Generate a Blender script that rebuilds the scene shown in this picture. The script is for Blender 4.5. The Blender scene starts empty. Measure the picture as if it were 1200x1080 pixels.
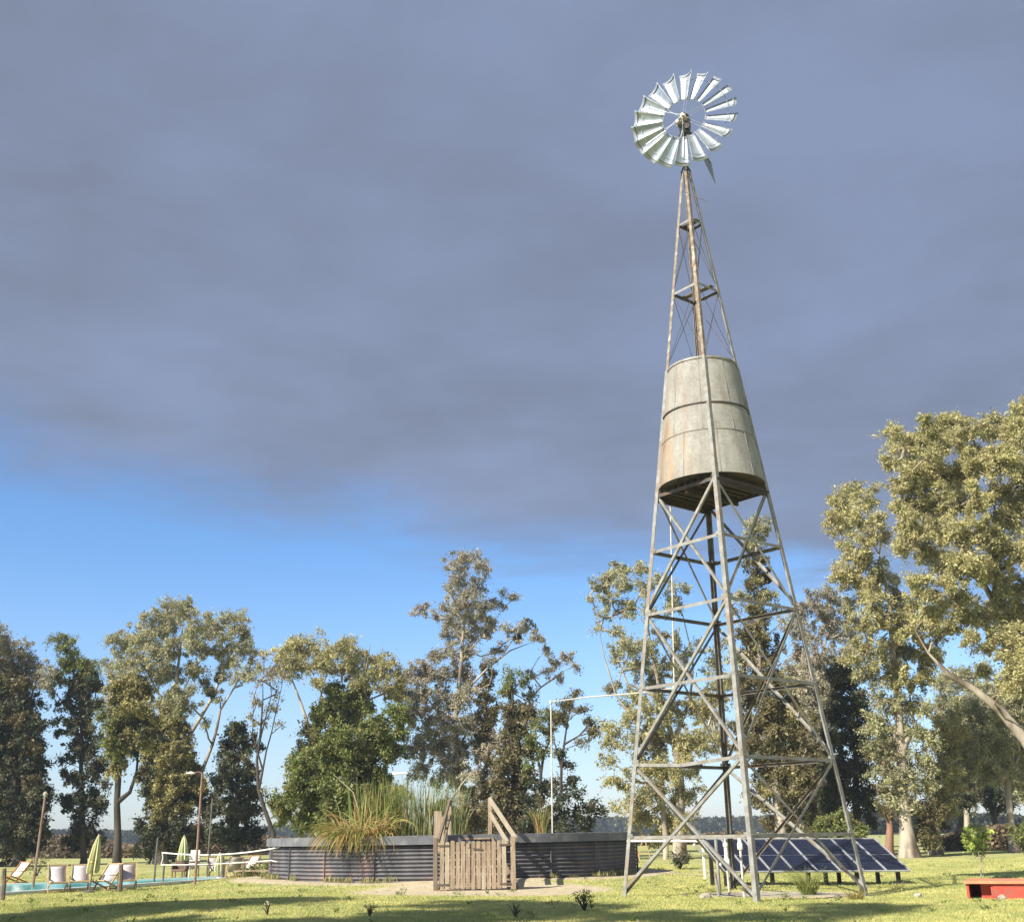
import bpy, math, random
import numpy as np
from mathutils import Vector, Matrix
rng = np.random.default_rng(7); random.seed(7)
sc = bpy.context.scene
COL = sc.collection
# ---------------- camera, world, sun, exposure ----------------
F, TH, RO, EYE = 1274.0, math.radians(18.95), math.radians(1.04), 1.6
cam_d = bpy.data.cameras.new('camera'); cam = bpy.data.objects.new('camera', cam_d); COL.objects.link(cam); sc.camera = cam
cam_d.sensor_width = 36; cam_d.sensor_fit = 'HORIZONTAL'; cam_d.lens = 36*F/1200
cam_d.clip_end = 9000; cam_d.clip_start = .1
fw = Vector((0, math.cos(TH), math.sin(TH))); up0 = Vector((0, -math.sin(TH), math.cos(TH))); rt0 = Vector((1, 0, 0))
rt = math.cos(RO)*rt0 - math.sin(RO)*up0; upv = math.sin(RO)*rt0 + math.cos(RO)*up0
M = Matrix((rt, upv, -fw)).transposed().to_4x4(); M.translation = Vector((0, 0, EYE)); cam.matrix_world = M
SUN_AZ, SUN_EL = math.radians(48), math.radians(37)     # sun stands behind the camera, to the left
wd = bpy.data.worlds.new('World'); sc.world = wd; wd.use_nodes = True
nt = wd.node_tree; nt.nodes.clear()
def N(t, **k):
    n = nt.nodes.new(t)
    for a, b in k.items(): setattr(n, a, b)
    return n
def LK(a, b): nt.links.new(a, b)
sky = N('ShaderNodeTexSky', sky_type='NISHITA', sun_disc=False, sun_elevation=SUN_EL, sun_rotation=math.radians(180)+SUN_AZ,
        air_density=1.0, dust_density=.6, ozone_density=2.0)
tc = N('ShaderNodeTexCoord'); sep = N('ShaderNodeSeparateXYZ'); LK(tc.outputs['Generated'], sep.inputs[0])
# project the view direction on a high cloud layer so that clouds shrink towards the horizon
mx = N('ShaderNodeMath', operation='MAXIMUM'); LK(sep.outputs[2], mx.inputs[0]); mx.inputs[1].default_value = .04
dx = N('ShaderNodeMath', operation='DIVIDE'); LK(sep.outputs[0], dx.inputs[0]); LK(mx.outputs[0], dx.inputs[1])
dy = N('ShaderNodeMath', operation='DIVIDE'); LK(sep.outputs[1], dy.inputs[0]); LK(mx.outputs[0], dy.inputs[1])
cmb = N('ShaderNodeCombineXYZ'); LK(dx.outputs[0], cmb.inputs[0]); LK(dy.outputs[0], cmb.inputs[1])
n1 = N('ShaderNodeTexNoise'); n1.inputs['Scale'].default_value = .9; n1.inputs['Detail'].default_value = 9; n1.inputs['Roughness'].default_value = .58; n1.inputs['Distortion'].default_value = .4
LK(cmb.outputs[0], n1.inputs['Vector'])
n2 = N('ShaderNodeTexNoise'); n2.inputs['Scale'].default_value = 1.5; n2.inputs['Detail'].default_value = 9; n2.inputs['Roughness'].default_value = .6; n2.inputs['Distortion'].default_value = .15
mp = N('ShaderNodeMapping'); mp.inputs['Location'].default_value = (3.1, 7.7, 2); LK(cmb.outputs[0], mp.inputs[0]); LK(mp.outputs[0], n2.inputs['Vector'])
# coverage: edge of the cloud bank lies about 18 degrees above the horizon and dips to the right
a1 = N('ShaderNodeMath', operation='MULTIPLY_ADD'); LK(sep.outputs[0], a1.inputs[0]); a1.inputs[1].default_value = .16; LK(sep.outputs[2], a1.inputs[2])
a2 = N('ShaderNodeMath', operation='MULTIPLY_ADD'); LK(n1.outputs[0], a2.inputs[0]); a2.inputs[1].default_value = .2; LK(a1.outputs[0], a2.inputs[2])
cov = N('ShaderNodeMapRange', interpolation_type='SMOOTHERSTEP'); LK(a2.outputs[0], cov.inputs[0])
cov.inputs['From Min'].default_value = .292; cov.inputs['From Max'].default_value = .42; cov.inputs['To Max'].default_value = .93
cr = N('ShaderNodeValToRGB'); LK(n2.outputs[0], cr.inputs[0])
cr.color_ramp.elements[0].position = .34; cr.color_ramp.elements[0].color = (1.10, 1.26, 1.70, 1)
cr.color_ramp.elements[1].position = .66; cr.color_ramp.elements[1].color = (1.38, 1.68, 2.5, 1)
tint = N('ShaderNodeMix', data_type='RGBA', blend_type='MULTIPLY'); tint.inputs[0].default_value = 1; LK(sky.outputs[0], tint.inputs[6]); 
tr_ = N('ShaderNodeMapRange'); LK(sep.outputs[2], tr_.inputs[0]); tr_.inputs['From Min'].default_value = .0; tr_.inputs['From Max'].default_value = .24
tg = N('ShaderNodeMix', data_type='RGBA'); LK(tr_.outputs[0], tg.inputs[0]); tg.inputs[6].default_value = (.88, .93, 1.12, 1); tg.inputs[7].default_value = (.51, .78, 1.05, 1); LK(tg.outputs[2], tint.inputs[7])
mixc = N('ShaderNodeMix', data_type='RGBA'); LK(cov.outputs[0], mixc.inputs[0]); LK(tint.outputs[2], mixc.inputs[6]); LK(cr.outputs[0], mixc.inputs[7])
bg = N('ShaderNodeBackground'); bg.inputs[1].default_value = .101; LK(mixc.outputs[2], bg.inputs[0])
wo = N('ShaderNodeOutputWorld'); LK(bg.outputs[0], wo.inputs[0])
sl = bpy.data.lights.new('sun', 'SUN'); sl.energy = 5.0; sl.angle = math.radians(.5); sl.color = (1, .93, .8)
so = bpy.data.objects.new('sun', sl); COL.objects.link(so)
sdir = Vector((math.sin(SUN_AZ)*math.cos(SUN_EL), math.cos(SUN_AZ)*math.cos(SUN_EL), -math.sin(SUN_EL)))
so.rotation_euler = sdir.to_track_quat('-Z', 'Y').to_euler()
sc.view_settings.view_transform = 'Standard'; sc.view_settings.look = 'None'; sc.view_settings.gamma = 1; sc.view_settings.exposure = .9
sc.render.engine = 'CYCLES'; sc.cycles.max_bounces = 6; sc.cycles.transparent_max_bounces = 8

# ---------------- helpers ----------------
def W(px, py, Y):
    "point of the place seen at photo pixel (px, py), Y metres ahead"
    d = fw + rt*((px-600)/F) - upv*((py-540)/F)
    t = Y/d.y
    return Vector((d.x*t, Y, EYE+d.z*t))
def G(px, py, z=0):
    d = fw + rt*((px-600)/F) - upv*((py-540)/F)
    t = (z-EYE)/d.z
    return Vector((d.x*t, d.y*t, z))
TC = Vector((-2.62, 47.0, 0)); TR = 7.35     # round stock tank
def gz(x, y):
    x = np.asarray(x, float); y = np.asarray(y, float)
    r = np.hypot(x-TC.x, y-TC.y)
    s = np.clip((r-(TR+.9))/2.6, 0, 1); z = .14*(1-s*s*(3-2*s))
    z = z + .22*np.exp(-((x+6.5)/6)**2-((y-28)/3.2)**2)
    z = z + .035*np.sin(x*.55+y*.21)*np.cos(y*.47-x*.13) + .015*np.sin(x*1.7+1)*np.sin(y*1.3)
    near = np.clip((20-y)/12, 0, 1)
    return z
def gzf(x, y): return float(gz(x, y))
def on(p, dz=0): return Vector((p.x, p.y, gzf(p.x, p.y)+dz))

class MB:
    def __init__(s): s.v = []; s.f = []
    def add(s, vs, fs):
        o = len(s.v); s.v += [tuple(v) for v in vs]; s.f += [tuple(i+o for i in f) for f in fs]; return s
    def box(s, c, sx, sy, sz, rz=0, jit=0):
        R = Matrix.Rotation(rz, 3, 'Z'); vs = []
        for k in (-1, 1):
            for i, j in ((-1, -1), (1, -1), (1, 1), (-1, 1)):
                vs.append(Vector(c)+R@Vector((i*sx/2, j*sy/2, k*sz/2))+Vector([random.uniform(-jit, jit) for _ in range(3)]))
        return s.add(vs, [(3, 2, 1, 0), (4, 5, 6, 7), (0, 1, 5, 4), (1, 2, 6, 5), (2, 3, 7, 6), (3, 0, 4, 7)])
    def bar(s, p, q, w, h, upd=None):
        p = Vector(p); q = Vector(q); d = (q-p).normalized(); u = Vector(upd) if upd else Vector((0, 0, 1))
        if abs(d.dot(u.normalized())) > .98: u = Vector((0, 1, 0))
        a = d.cross(u).normalized(); b = a.cross(d).normalized()
        vs = [e+a*(i*w/2)+b*(j*h/2) for e in (p, q) for i, j in ((-1, -1), (1, -1), (1, 1), (-1, 1))]
        return s.add(vs, [(3, 2, 1, 0), (4, 5, 6, 7), (0, 1, 5, 4), (1, 2, 6, 5), (2, 3, 7, 6), (3, 0, 4, 7)])
    def lbar(s, p, q, u, v, fl, th, fl2=None):
        "angle iron from p to q; flanges run along u and v"
        p = Vector(p); q = Vector(q); d = (q-p).normalized(); fl2 = fl2 or fl
        u = Vector(u); u = (u-d*u.dot(d)).normalized(); v = Vector(v); v = (v-d*v.dot(d)).normalized()
        pr = [(0, 0), (fl, 0), (fl, th), (th, th), (th, fl2), (0, fl2)]
        vs = [e+u*a+v*b for e in (p, q) for a, b in pr]
        fs = [(i, (i+1) % 6, (i+1) % 6+6, i+6) for i in range(6)]+[(0, 3, 2, 1), (0, 5, 4, 3), (6, 7, 8, 9), (6, 9, 10, 11)]
        return s.add(vs, fs)
    def tube(s, pts, rad, n=8, cap=True):
        pts = [Vector(p) for p in pts]; m = len(pts); rad = rad if hasattr(rad, '__len__') else [rad]*m
        vs = []; ref = Vector((0, 0, 1))
        d0 = (pts[1]-pts[0]).normalized()
        if abs(d0.dot(ref)) > .9: ref = Vector((1, 0, 0))
        a = d0.cross(ref).normalized()
        for i, p in enumerate(pts):
            d = (pts[min(i+1, m-1)]-pts[max(i-1, 0)]).normalized()
            a = (a-d*a.dot(d)).normalized(); b = d.cross(a)
            for k in range(n):
                t = 2*math.pi*k/n; vs.append(p+(a*math.cos(t)+b*math.sin(t))*rad[i])
        fs = [(i*n+k, i*n+(k+1) % n, (i+1)*n+(k+1) % n, (i+1)*n+k) for i in range(m-1) for k in range(n)]
        if cap: fs += [tuple(range(n))[::-1], tuple((m-1)*n+k for k in range(n))]
        return s.add(vs, fs)
    def lathe(s, c, prof, n=48, capb=False, capt=False):
        c = Vector(c); vs = []
        for r, z in prof:
            for k in range(n):
                t = 2*math.pi*k/n; vs.append(c+Vector((r*math.cos(t), r*math.sin(t), z)))
        m = len(prof); fs = [(i*n+k, i*n+(k+1) % n, (i+1)*n+(k+1) % n, (i+1)*n+k) for i in range(m-1) for k in range(n)]
        if capb: fs.append(tuple(range(n))[::-1])
        if capt: fs.append(tuple((m-1)*n+k for k in range(n)))
        return s.add(vs, fs)
    def build(s, name, m, parent=None, smooth=False, bev=0):
        me = bpy.data.meshes.new(name); me.from_pydata(s.v, [], s.f); me.update()
        me.materials.append(m)
        if smooth:
            me.polygons.foreach_set('use_smooth', [True]*len(me.polygons)); me.set_sharp_from_angle(angle=math.radians(38))
        o = bpy.data.objects.new(name, me); COL.objects.link(o)
        if parent is not None:
            o.parent = parent; me.transform(Matrix.Translation(-parent.location))
            if parent.parent is not None: me.transform(Matrix.Translation(-parent.parent.location))
        if bev:
            b = o.modifiers.new('b', 'BEVEL'); b.width = bev; b.segments = 2
        return o
def tag(o, label=None, cat=None, group=None, kind=None):
    if label: o['label'] = label
    if cat: o['category'] = cat
    if group: o['group'] = group
    if kind: o['kind'] = kind
    return o
def thing(name, loc, label, cat, group=None):
    o = bpy.data.objects.new(name, None); COL.objects.link(o); o.location = loc; o.empty_display_size = .2
    return tag(o, label, cat, group)
def copy_tree(o, parent=None):
    c = o.copy(); COL.objects.link(c); c.parent = parent
    for ch in list(o.children): copy_tree(ch, c)
    return c
def rawmesh(name, V, Fq, m, parent=None, colr=None):
    "numpy quads or triangles to one mesh; V is (n,3), Fq (m,k)"
    me = bpy.data.meshes.new(name); n = len(V); k = Fq.shape[1]; nf = len(Fq)
    me.vertices.add(n); me.vertices.foreach_set('co', np.asarray(V, np.float32).ravel())
    me.loops.add(nf*k); me.loops.foreach_set('vertex_index', Fq.astype(np.int32).ravel())
    me.polygons.add(nf); me.polygons.foreach_set('loop_start', np.arange(0, nf*k, k, dtype=np.int32))
    me.update(calc_edges=True)
    if colr is not None:
        at = me.attributes.new('Col', 'FLOAT_COLOR', 'POINT'); c = np.ones((n, 4), np.float32); c[:, :3] = colr; at.data.foreach_set('color', c.ravel())
    me.materials.append(m); o = bpy.data.objects.new(name, me); COL.objects.link(o)
    if parent is not None:
        o.parent = parent; me.transform(Matrix.Translation(-parent.location))
    return o

# ---------------- materials ----------------
def mat(name, c1, c2=None, scale=5., rough=.7, metal=0., bump=.0, stretch=(1, 1, 1), c3=None, s3=2., lo=.35, hi=.65, bdist=.02, spec=.5, det=6.):
    m = bpy.data.materials.new(name); m.use_nodes = True; t = m.node_tree; b = t.nodes['Principled BSDF']
    b.inputs['Roughness'].default_value = rough; b.inputs['Metallic'].default_value = metal
    b.inputs['Specular IOR Level'].default_value = spec
    c2 = c2 or tuple(x*.7 for x in c1)
    co = t.nodes.new('ShaderNodeTexCoord'); mpp = t.nodes.new('ShaderNodeMapping'); mpp.inputs['Scale'].default_value = stretch
    t.links.new(co.outputs['Object'], mpp.inputs[0])
    nz = t.nodes.new('ShaderNodeTexNoise'); nz.inputs['Scale'].default_value = scale; nz.inputs['Detail'].default_value = det; t.links.new(mpp.outputs[0], nz.inputs['Vector'])
    r = t.nodes.new('ShaderNodeValToRGB'); r.color_ramp.elements[0].position = lo; r.color_ramp.elements[1].position = hi
    r.color_ramp.elements[0].color = (*c1, 1); r.color_ramp.elements[1].color = (*c2, 1); t.links.new(nz.outputs[0], r.inputs[0]); out = r.outputs[0]
    if c3:
        nz3 = t.nodes.new('ShaderNodeTexNoise'); nz3.inputs['Scale'].default_value = s3; nz3.inputs['Detail'].default_value = 5; t.links.new(mpp.outputs[0], nz3.inputs['Vector'])
        r3 = t.nodes.new('ShaderNodeMapRange'); r3.inputs['From Min'].default_value = .52; r3.inputs['From Max'].default_value = .66; t.links.new(nz3.outputs[0], r3.inputs[0])
        mm = t.nodes.new('ShaderNodeMix'); mm.data_type = 'RGBA'; t.links.new(r3.outputs[0], mm.inputs[0]); t.links.new(out, mm.inputs[6]); mm.inputs[7].default_value = (*c3, 1); out = mm.outputs[2]
    t.links.new(out, b.inputs['Base Color'])
    if bump:
        bp = t.nodes.new('ShaderNodeBump'); bp.inputs['Strength'].default_value = bump; bp.inputs['Distance'].default_value = bdist; t.links.new(nz.outputs[0], bp.inputs['Height']); t.links.new(bp.outputs[0], b.inputs['Normal'])
    m['o'] = 1
    return m
def leafmat(name, trans=.25, rough=.55):
    m = bpy.data.materials.new(name); m.use_nodes = True; t = m.node_tree; b = t.nodes['Principled BSDF']; b.inputs['Roughness'].default_value = rough
    b.inputs['Specular IOR Level'].default_value = .35
    a = t.nodes.new('ShaderNodeAttribute'); a.attribute_name = 'Col'; t.links.new(a.outputs['Color'], b.inputs['Base Color'])
    tr = t.nodes.new('ShaderNodeBsdfTranslucent'); t.links.new(a.outputs['Color'], tr.inputs[0])
    mx = t.nodes.new('ShaderNodeMixShader'); mx.inputs[0].default_value = trans; t.links.new(b.outputs[0], mx.inputs[1]); t.links.new(tr.outputs[0], mx.inputs[2])
    t.links.new(mx.outputs[0], t.nodes['Material Output'].inputs[0]); return m
M_leaf = leafmat('leaves'); M_blade = leafmat('grass_blades', .3, .6)
M_bark_p = mat('pale_bark', (.44, .385, .31), (.22, .17, .13), 1.6, .85, bump=.5, stretch=(1, 1, .35), c3=(.1, .075, .055), s3=.8)
M_bark_d = mat('dark_bark', (.075, .06, .048), (.035, .028, .022), 2, .9, bump=.5, stretch=(1, 1, .3))
M_bark_r = mat('reddish_bark', (.30, .17, .115), (.17, .095, .065), 1.6, .9, bump=.5, stretch=(1, 1, .3))
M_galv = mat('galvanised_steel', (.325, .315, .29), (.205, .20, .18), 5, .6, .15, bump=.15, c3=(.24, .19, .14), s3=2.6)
M_galv_d = mat('rear_dark_steel', (.10, .09, .08), (.18, .165, .145), 5, .65, .2, c3=(.13, .085, .055), s3=2.6)  # darker steel tone, used only for the back leg and rear struts and braces
M_rusty = mat('rusty_steel', (.28, .24, .19), (.18, .13, .09), 6, .75, .15, bump=.15, c3=(.42, .38, .32), s3=4)
M_steel_d = mat('dark_steel', (.12, .11, .10), (.06, .05, .045), 8, .6, .3, c3=(.16, .09, .06))
M_blade_w = mat('bright_sheet_metal', (.44, .48, .52), (.33, .37, .41), 5, .36, .45, bump=.04)
M_gear = mat('greasy_cast_iron', (.035, .032, .028), (.075, .065, .05), 14, .45, .5, c3=(.3, .26, .2), s3=5)
M_brass = mat('worn_cream_metal', (.55, .48, .34), (.4, .33, .22), 14, .5, .2)
M_white = mat('white_paint', (.78, .77, .72), (.62, .6, .55), 9, .5)
M_pipe = mat('pale_pipe', (.62, .60, .53), (.45, .42, .36), 9, .6, .1)

# ---------------- ground ----------------
def axis(a, b, st, far):
    mid = np.arange(a, b+st/2, st); g = []; x = b; s = st
    while x < far: s *= 1.25; x += s; g.append(x)
    h = []; x = a; s = st
    while x > -far: s *= 1.25; x -= s; h.append(x)
    return np.concatenate([h[::-1], mid, g])
gx = axis(-30, 34, .3, 3500); gy = axis(16, 62, .3, 3500)
X, Y = np.meshgrid(gx, gy); Z = gz(X, Y)
far = np.clip((np.hypot(X, Y-40)-70)/60, 0, 1); Z = Z*(1-far)
nx, ny = len(gx), len(gy); idx = np.arange(nx*ny).reshape(ny, nx)
Q = np.stack([idx[:-1, :-1], idx[:-1, 1:], idx[1:, 1:], idx[1:, :-1]], -1).reshape(-1, 4)
gatep = G(556, 1046)
def dirtf(x, y):
    r = np.hypot(x-TC.x, y-TC.y); d = np.clip((TR+2.0-r)/.9, 0, 1)
    d = np.maximum(d, np.clip(1.25-np.hypot((x-gatep.x-.1)/4.1, (y-gatep.y-1.2)/3.6), 0, .5)*2.2)
    a = G(880, 1044); d = np.maximum(d, np.clip(1.3-np.hypot((x-6.9)/2.4, (y-30.6)/1.7), 0, .5)*1.5)
    # worn strip to the right of the tank
    d = np.maximum(d, np.clip(1.2-np.abs(y-(44.5-(x-5)*.25))/.6, 0, 1)*((x > 3) & (x < 9.5)))
    p = G(838, 1019); d = np.maximum(d, np.clip(1.3-np.hypot((x-p.x)/1.4, (y-p.y)/1.2), 0, .6)*1.3)
    p = G(290, 1026); d = np.maximum(d, np.clip(1.3-np.hypot((x-p.x)/2.6, (y-p.y)/1.6), 0, .5)*1.3)
    return np.clip(d, 0, 1)
def ground_mat(name, blade=False):
    m = bpy.data.materials.new(name); m.use_nodes = True; t = m.node_tree; b = t.nodes['Principled BSDF']; b.inputs['Roughness'].default_value = .9
    b.inputs['Specular IOR Level'].default_value = .15
    co = t.nodes.new('ShaderNodeTexCoord')
    def nz(s, d, v=None, rgh=.6):
        n = t.nodes.new('ShaderNodeTexNoise'); n.inputs['Scale'].default_value = s; n.inputs['Detail'].default_value = d; n.inputs['Roughness'].default_value = rgh
        t.links.new(co.outputs['Object'], n.inputs['Vector']); return n.outputs[0]
    def ramp(i, a, bb, lo, hi):
        r = t.nodes.new('ShaderNodeValToRGB'); r.color_ramp.elements[0].position = lo; r.color_ramp.elements[1].position = hi
        r.color_ramp.elements[0].color = (*a, 1); r.color_ramp.elements[1].color = (*bb, 1); t.links.new(i, r.inputs[0]); return r.outputs[0]
    def mix(f, a, bb, typ='MIX'):
        x = t.nodes.new('ShaderNodeMix'); x.data_type = 'RGBA'; x.blend_type = typ
        if isinstance(f, float): x.inputs[0].default_value = f
        else: t.links.new(f, x.inputs[0])
        t.links.new(a, x.inputs[6]); t.links.new(bb, x.inputs[7]); return x.outputs[2]
    c = ramp(nz(.35, 6), GR1, GR2, .36, .66)
    c2 = ramp(nz(2.2, 5), GR3, GR4, .35, .65)
    c = mix(.5, c, c2)
    if blade:
        a = t.nodes.new('ShaderNodeAttribute'); a.attribute_name = 'Col'; c = mix(1.0, c, a.outputs['Color'], 'MULTIPLY')
        tr = t.nodes.new('ShaderNodeBsdfTranslucent'); t.links.new(c, tr.inputs[0]); t.links.new(c, b.inputs['Base Color'])
        mx = t.nodes.new('ShaderNodeMixShader'); mx.inputs[0].default_value = .3; t.links.new(b.outputs[0], mx.inputs[1]); t.links.new(tr.outputs[0], mx.inputs[2])
        t.links.new(mx.outputs[0], t.nodes['Material Output'].inputs[0]); return m
    fine = ramp(nz(14, 6), (.8, .8, .74), (1.15, 1.14, 1.08), .35, .65); c = mix(1.0, c, fine, 'MULTIPLY')
    a = t.nodes.new('ShaderNodeAttribute'); a.attribute_name = 'dirt'
    ad = t.nodes.new('ShaderNodeMath'); ad.operation = 'MULTIPLY_ADD'; t.links.new(nz(1.6, 7), ad.inputs[0]); ad.inputs[1].default_value = 1.1; 
    sb = t.nodes.new('ShaderNodeMath'); sb.operation = 'SUBTRACT'; t.links.new(a.outputs['Fac'], sb.inputs[0]); sb.inputs[1].default_value = 1.02; t.links.new(sb.outputs[0], ad.inputs[2])
    mr = t.nodes.new('ShaderNodeMapRange'); mr.inputs['From Min'].default_value = 0; mr.inputs['From Max'].default_value = .16; t.links.new(ad.outputs[0], mr.inputs[0])
    dc = ramp(nz(3.5, 8), (.43, .355, .235), (.57, .49, .345), .35, .65)
    c = mix(mr.outputs[0], c, dc)
    t.links.new(c, b.inputs['Base Color'])
    bp = t.nodes.new('ShaderNodeBump'); bp.inputs['Strength'].default_value = .7; bp.inputs['Distance'].default_value = .06; t.links.new(nz(9, 8, rgh=.7), bp.inputs['Height']); t.links.new(bp.outputs[0], b.inputs['Normal'])
    return m
GR1 = (.26, .30, .11); GR2 = (.56, .51, .24); GR3 = (.24, .285, .105); GR4 = (.50, .485, .22)
gmat = ground_mat('lawn_ground')
g = rawmesh('ground', np.stack([X, Y, Z], -1).reshape(-1, 3), Q, gmat)
at = g.data.attributes.new('dirt', 'FLOAT', 'POINT'); at.data.foreach_set('value', dirtf(X, Y).astype(np.float32).ravel())
g.data.polygons.foreach_set('use_smooth', [True]*len(g.data.polygons)); tag(g, kind='structure')
# pool outline (far-left corner, then clockwise), used to keep grass out of it
PF1 = G(-40, 1040); PF2 = G(258, 1029.5); PN1 = G(-40, 1052); PN2 = G(262, 1031.5)
def in_pool(x, y):
    def side(a, b): return (b.x-a.x)*(y-a.y)-(b.y-a.y)*(x-a.x)
    return (side(PF1, PF2) < 0) & (side(PN1, PN2) > 0) & (x < PF2.x+.3)
def blades(n, y0, y1, hmin, hmax, wd_):
    y = y0+(y1-y0)*rng.random(n)**1.15; x = (rng.random(n)*2-1)*(y*.53+3)
    k = (dirtf(x, y)+rng.random(n)*.55 < .75) & ~in_pool(x, y) & (np.hypot(x-TC.x, y-TC.y) > TR+.1); x = x[k]; y = y[k]; n = len(x)
    cl = .6+.4*np.sin(x*2.1+np.sin(y*1.7)*2)*np.sin(y*2.6+np.sin(x*1.3))
    h = (hmin+(hmax-hmin)*rng.random(n))*(.75+.5*cl); a = rng.random(n)*6.283; w = wd_*(.7+.6*rng.random(n))
    z = gz(x, y); lx = rng.normal(0, .55, n)*h; ly = rng.normal(0, .55, n)*h
    V = np.empty((n, 3, 3)); ca, sa = np.cos(a)*w, np.sin(a)*w
    V[:, 0] = np.stack([x-ca, y-sa, z-.005], -1); V[:, 1] = np.stack([x+ca, y+sa, z-.005], -1); V[:, 2] = np.stack([x+lx, y+ly, z+h], -1)
    t = rng.random(n); c = np.stack([1.05+.45*t, 1.1+.3*t, .95+.35*t], -1)*(.8+.4*rng.random((n, 1)))
    return V.reshape(-1, 3), np.repeat(c, 3, 0)
a1_, c1_ = blades(420000, 20, 34, .018, .05, .008); a2_, c2_ = blades(330000, 33, 60, .02, .05, .013)
V = np.concatenate([a1_, a2_]); Cc = np.concatenate([c1_, c2_])
o = rawmesh('lawn_grass', V, np.arange(len(V)).reshape(-1, 3), ground_mat('lawn_blades', True), None, Cc)
tag(o, 'short green lawn grass growing round the tower and the stock tank', 'grass', kind='stuff')

# ---------------- windmill tower ----------------
TX, TY, TROT = 5.7465, 30.0, -.0969
LEG = dict(F=-math.pi/2, R=0, B=math.pi/2, L=math.pi)
def wz(z): return 3.113-.13719*z
def tc_(leg, z, ins=0.):
    a = TROT+LEG[leg]; w = wz(z)-ins
    return Vector((TX+w*math.cos(a), TY+w*math.sin(a), z))
lev = dict(E=1.51, D=3.35, C=5.35, B=7.38, A=9.16, tb=10.93, tm=13.17, tt=14.71, T2=17.27, T1=19.66, top=21.55)
tow = thing('windmill_tower', (TX, TY, 0), 'tall lattice steel windmill tower with a bright multi blade wheel on top', 'windmill')
def inward(leg): return (Vector((TX, TY, 0))-tc_(leg, 0)).normalized()
def fdir(a, b): return (tc_(b, 0)-tc_(a, 0)).normalized()
adj = dict(F=('L', 'R'), L=('F', 'B'), B=('L', 'R'), R=('F', 'B'))
for l in 'LFRB':
    u, v = fdir(l, adj[l][0]), fdir(l, adj[l][1])
    m = MB().lbar(tc_(l, -.35), tc_(l, lev['tt']), u, v, .125, .014)
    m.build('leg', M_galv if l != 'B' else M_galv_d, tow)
    m = MB().lbar(tc_(l, lev['tt']-.25, .02), tc_(l, lev['top'], .0), u, v, .10, .012)
    m.build('upper_leg', M_rusty if l in 'FL' else M_galv, tow)
faces = [('L', 'F'), ('F', 'R'), ('R', 'B'), ('B', 'L')]
def ring(z, fl=.085, th=.009, mm=None, kink=False, name='ring_strut', ins=.02):
    for a, b in faces:
        p, q = tc_(a, z, ins), tc_(b, z, ins); inn = (inward(a)+inward(b)).normalized()
        m = MB()
        if kink and (a, b) == ('L', 'F'):
            k = p.lerp(q, .45)+Vector((0, 0, -.1)); m.lbar(p, k, inn, (0, 0, -1), fl, th); m.lbar(k, q, inn, (0, 0, -1), fl, th)
        else: m.lbar(p, q, inn, (0, 0, -1), fl, th)
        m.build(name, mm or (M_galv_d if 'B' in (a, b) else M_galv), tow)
for k in 'EDCBA': ring(lev[k], kink=(k == 'D'))
ring(lev['tb']-.1, .10, .012, M_steel_d)
ring(lev['T2'], .07, .008); ring(lev['T1'], .06, .008)
def cross(z0, z1, fl=.07, mm=None, skip=()):
    for a, b in faces:
        inn = (inward(a)+inward(b)).normalized(); up = Vector((0, 0, 1))
        for n_, (p, q) in enumerate(((tc_(a, z0, .03), tc_(b, z1, .03)), (tc_(b, z0, .06), tc_(a, z1, .06)))):
            if (a, b, n_) in skip: continue
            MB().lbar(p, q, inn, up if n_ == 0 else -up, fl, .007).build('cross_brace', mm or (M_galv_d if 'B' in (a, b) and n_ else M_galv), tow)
cross(.15, lev['D']-.06); cross(lev['D']+.06, lev['B']-.06); cross(lev['B']+.06, lev['tb']-.1)
def rods(z0, z1):
    for a, b in faces:
        MB().tube([tc_(a, z0, .03), tc_(b, z1, .03)], .0085, 5).build('cross_rod', M_steel_d, tow)
        MB().tube([tc_(b, z0, .05), tc_(a, z1, .05)], .0085, 5).build('cross_rod', M_steel_d, tow)
rods(lev['tt']+.1, lev['T2']); rods(lev['T2'], lev['T1']); 
# gusset plates and bolts where struts meet the legs
for k in 'EDCBA':
    for l in 'LFRB':
        for j in adj[l]:
            g_ = MB(); d = fdir(l, j); c = tc_(l, lev[k], -.004)+d*.11
            g_.bar(c-d*.1, c+d*.1, .008, .17 if k in 'DB' else .1)
            for t_ in (-.05, .05): g_.tube([c+d*t_-Vector((0, 0, 0))+(inward(l)*-.02), c+d*t_+inward(l)*.02], .012, 6)
            g_.build('gusset_plate', M_galv, tow)
MB().tube([Vector((TX, TY, lev['tt']-.5)), Vector((TX, TY, lev['top']+.2))], .05, 10).build('drop_pipe', mat('brown_rusted_pipe', (.20, .14, .10), (.12, .08, .055), 5, .7, .1, c3=(.28, .2, .14)), tow, True)
MB().tube([Vector((TX-.08, TY+.06, lev['tt']-.5)), Vector((TX-.05, TY+.05, lev['top'])), ], .022, 8).build('pump_rod', M_steel_d, tow, True)
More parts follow.
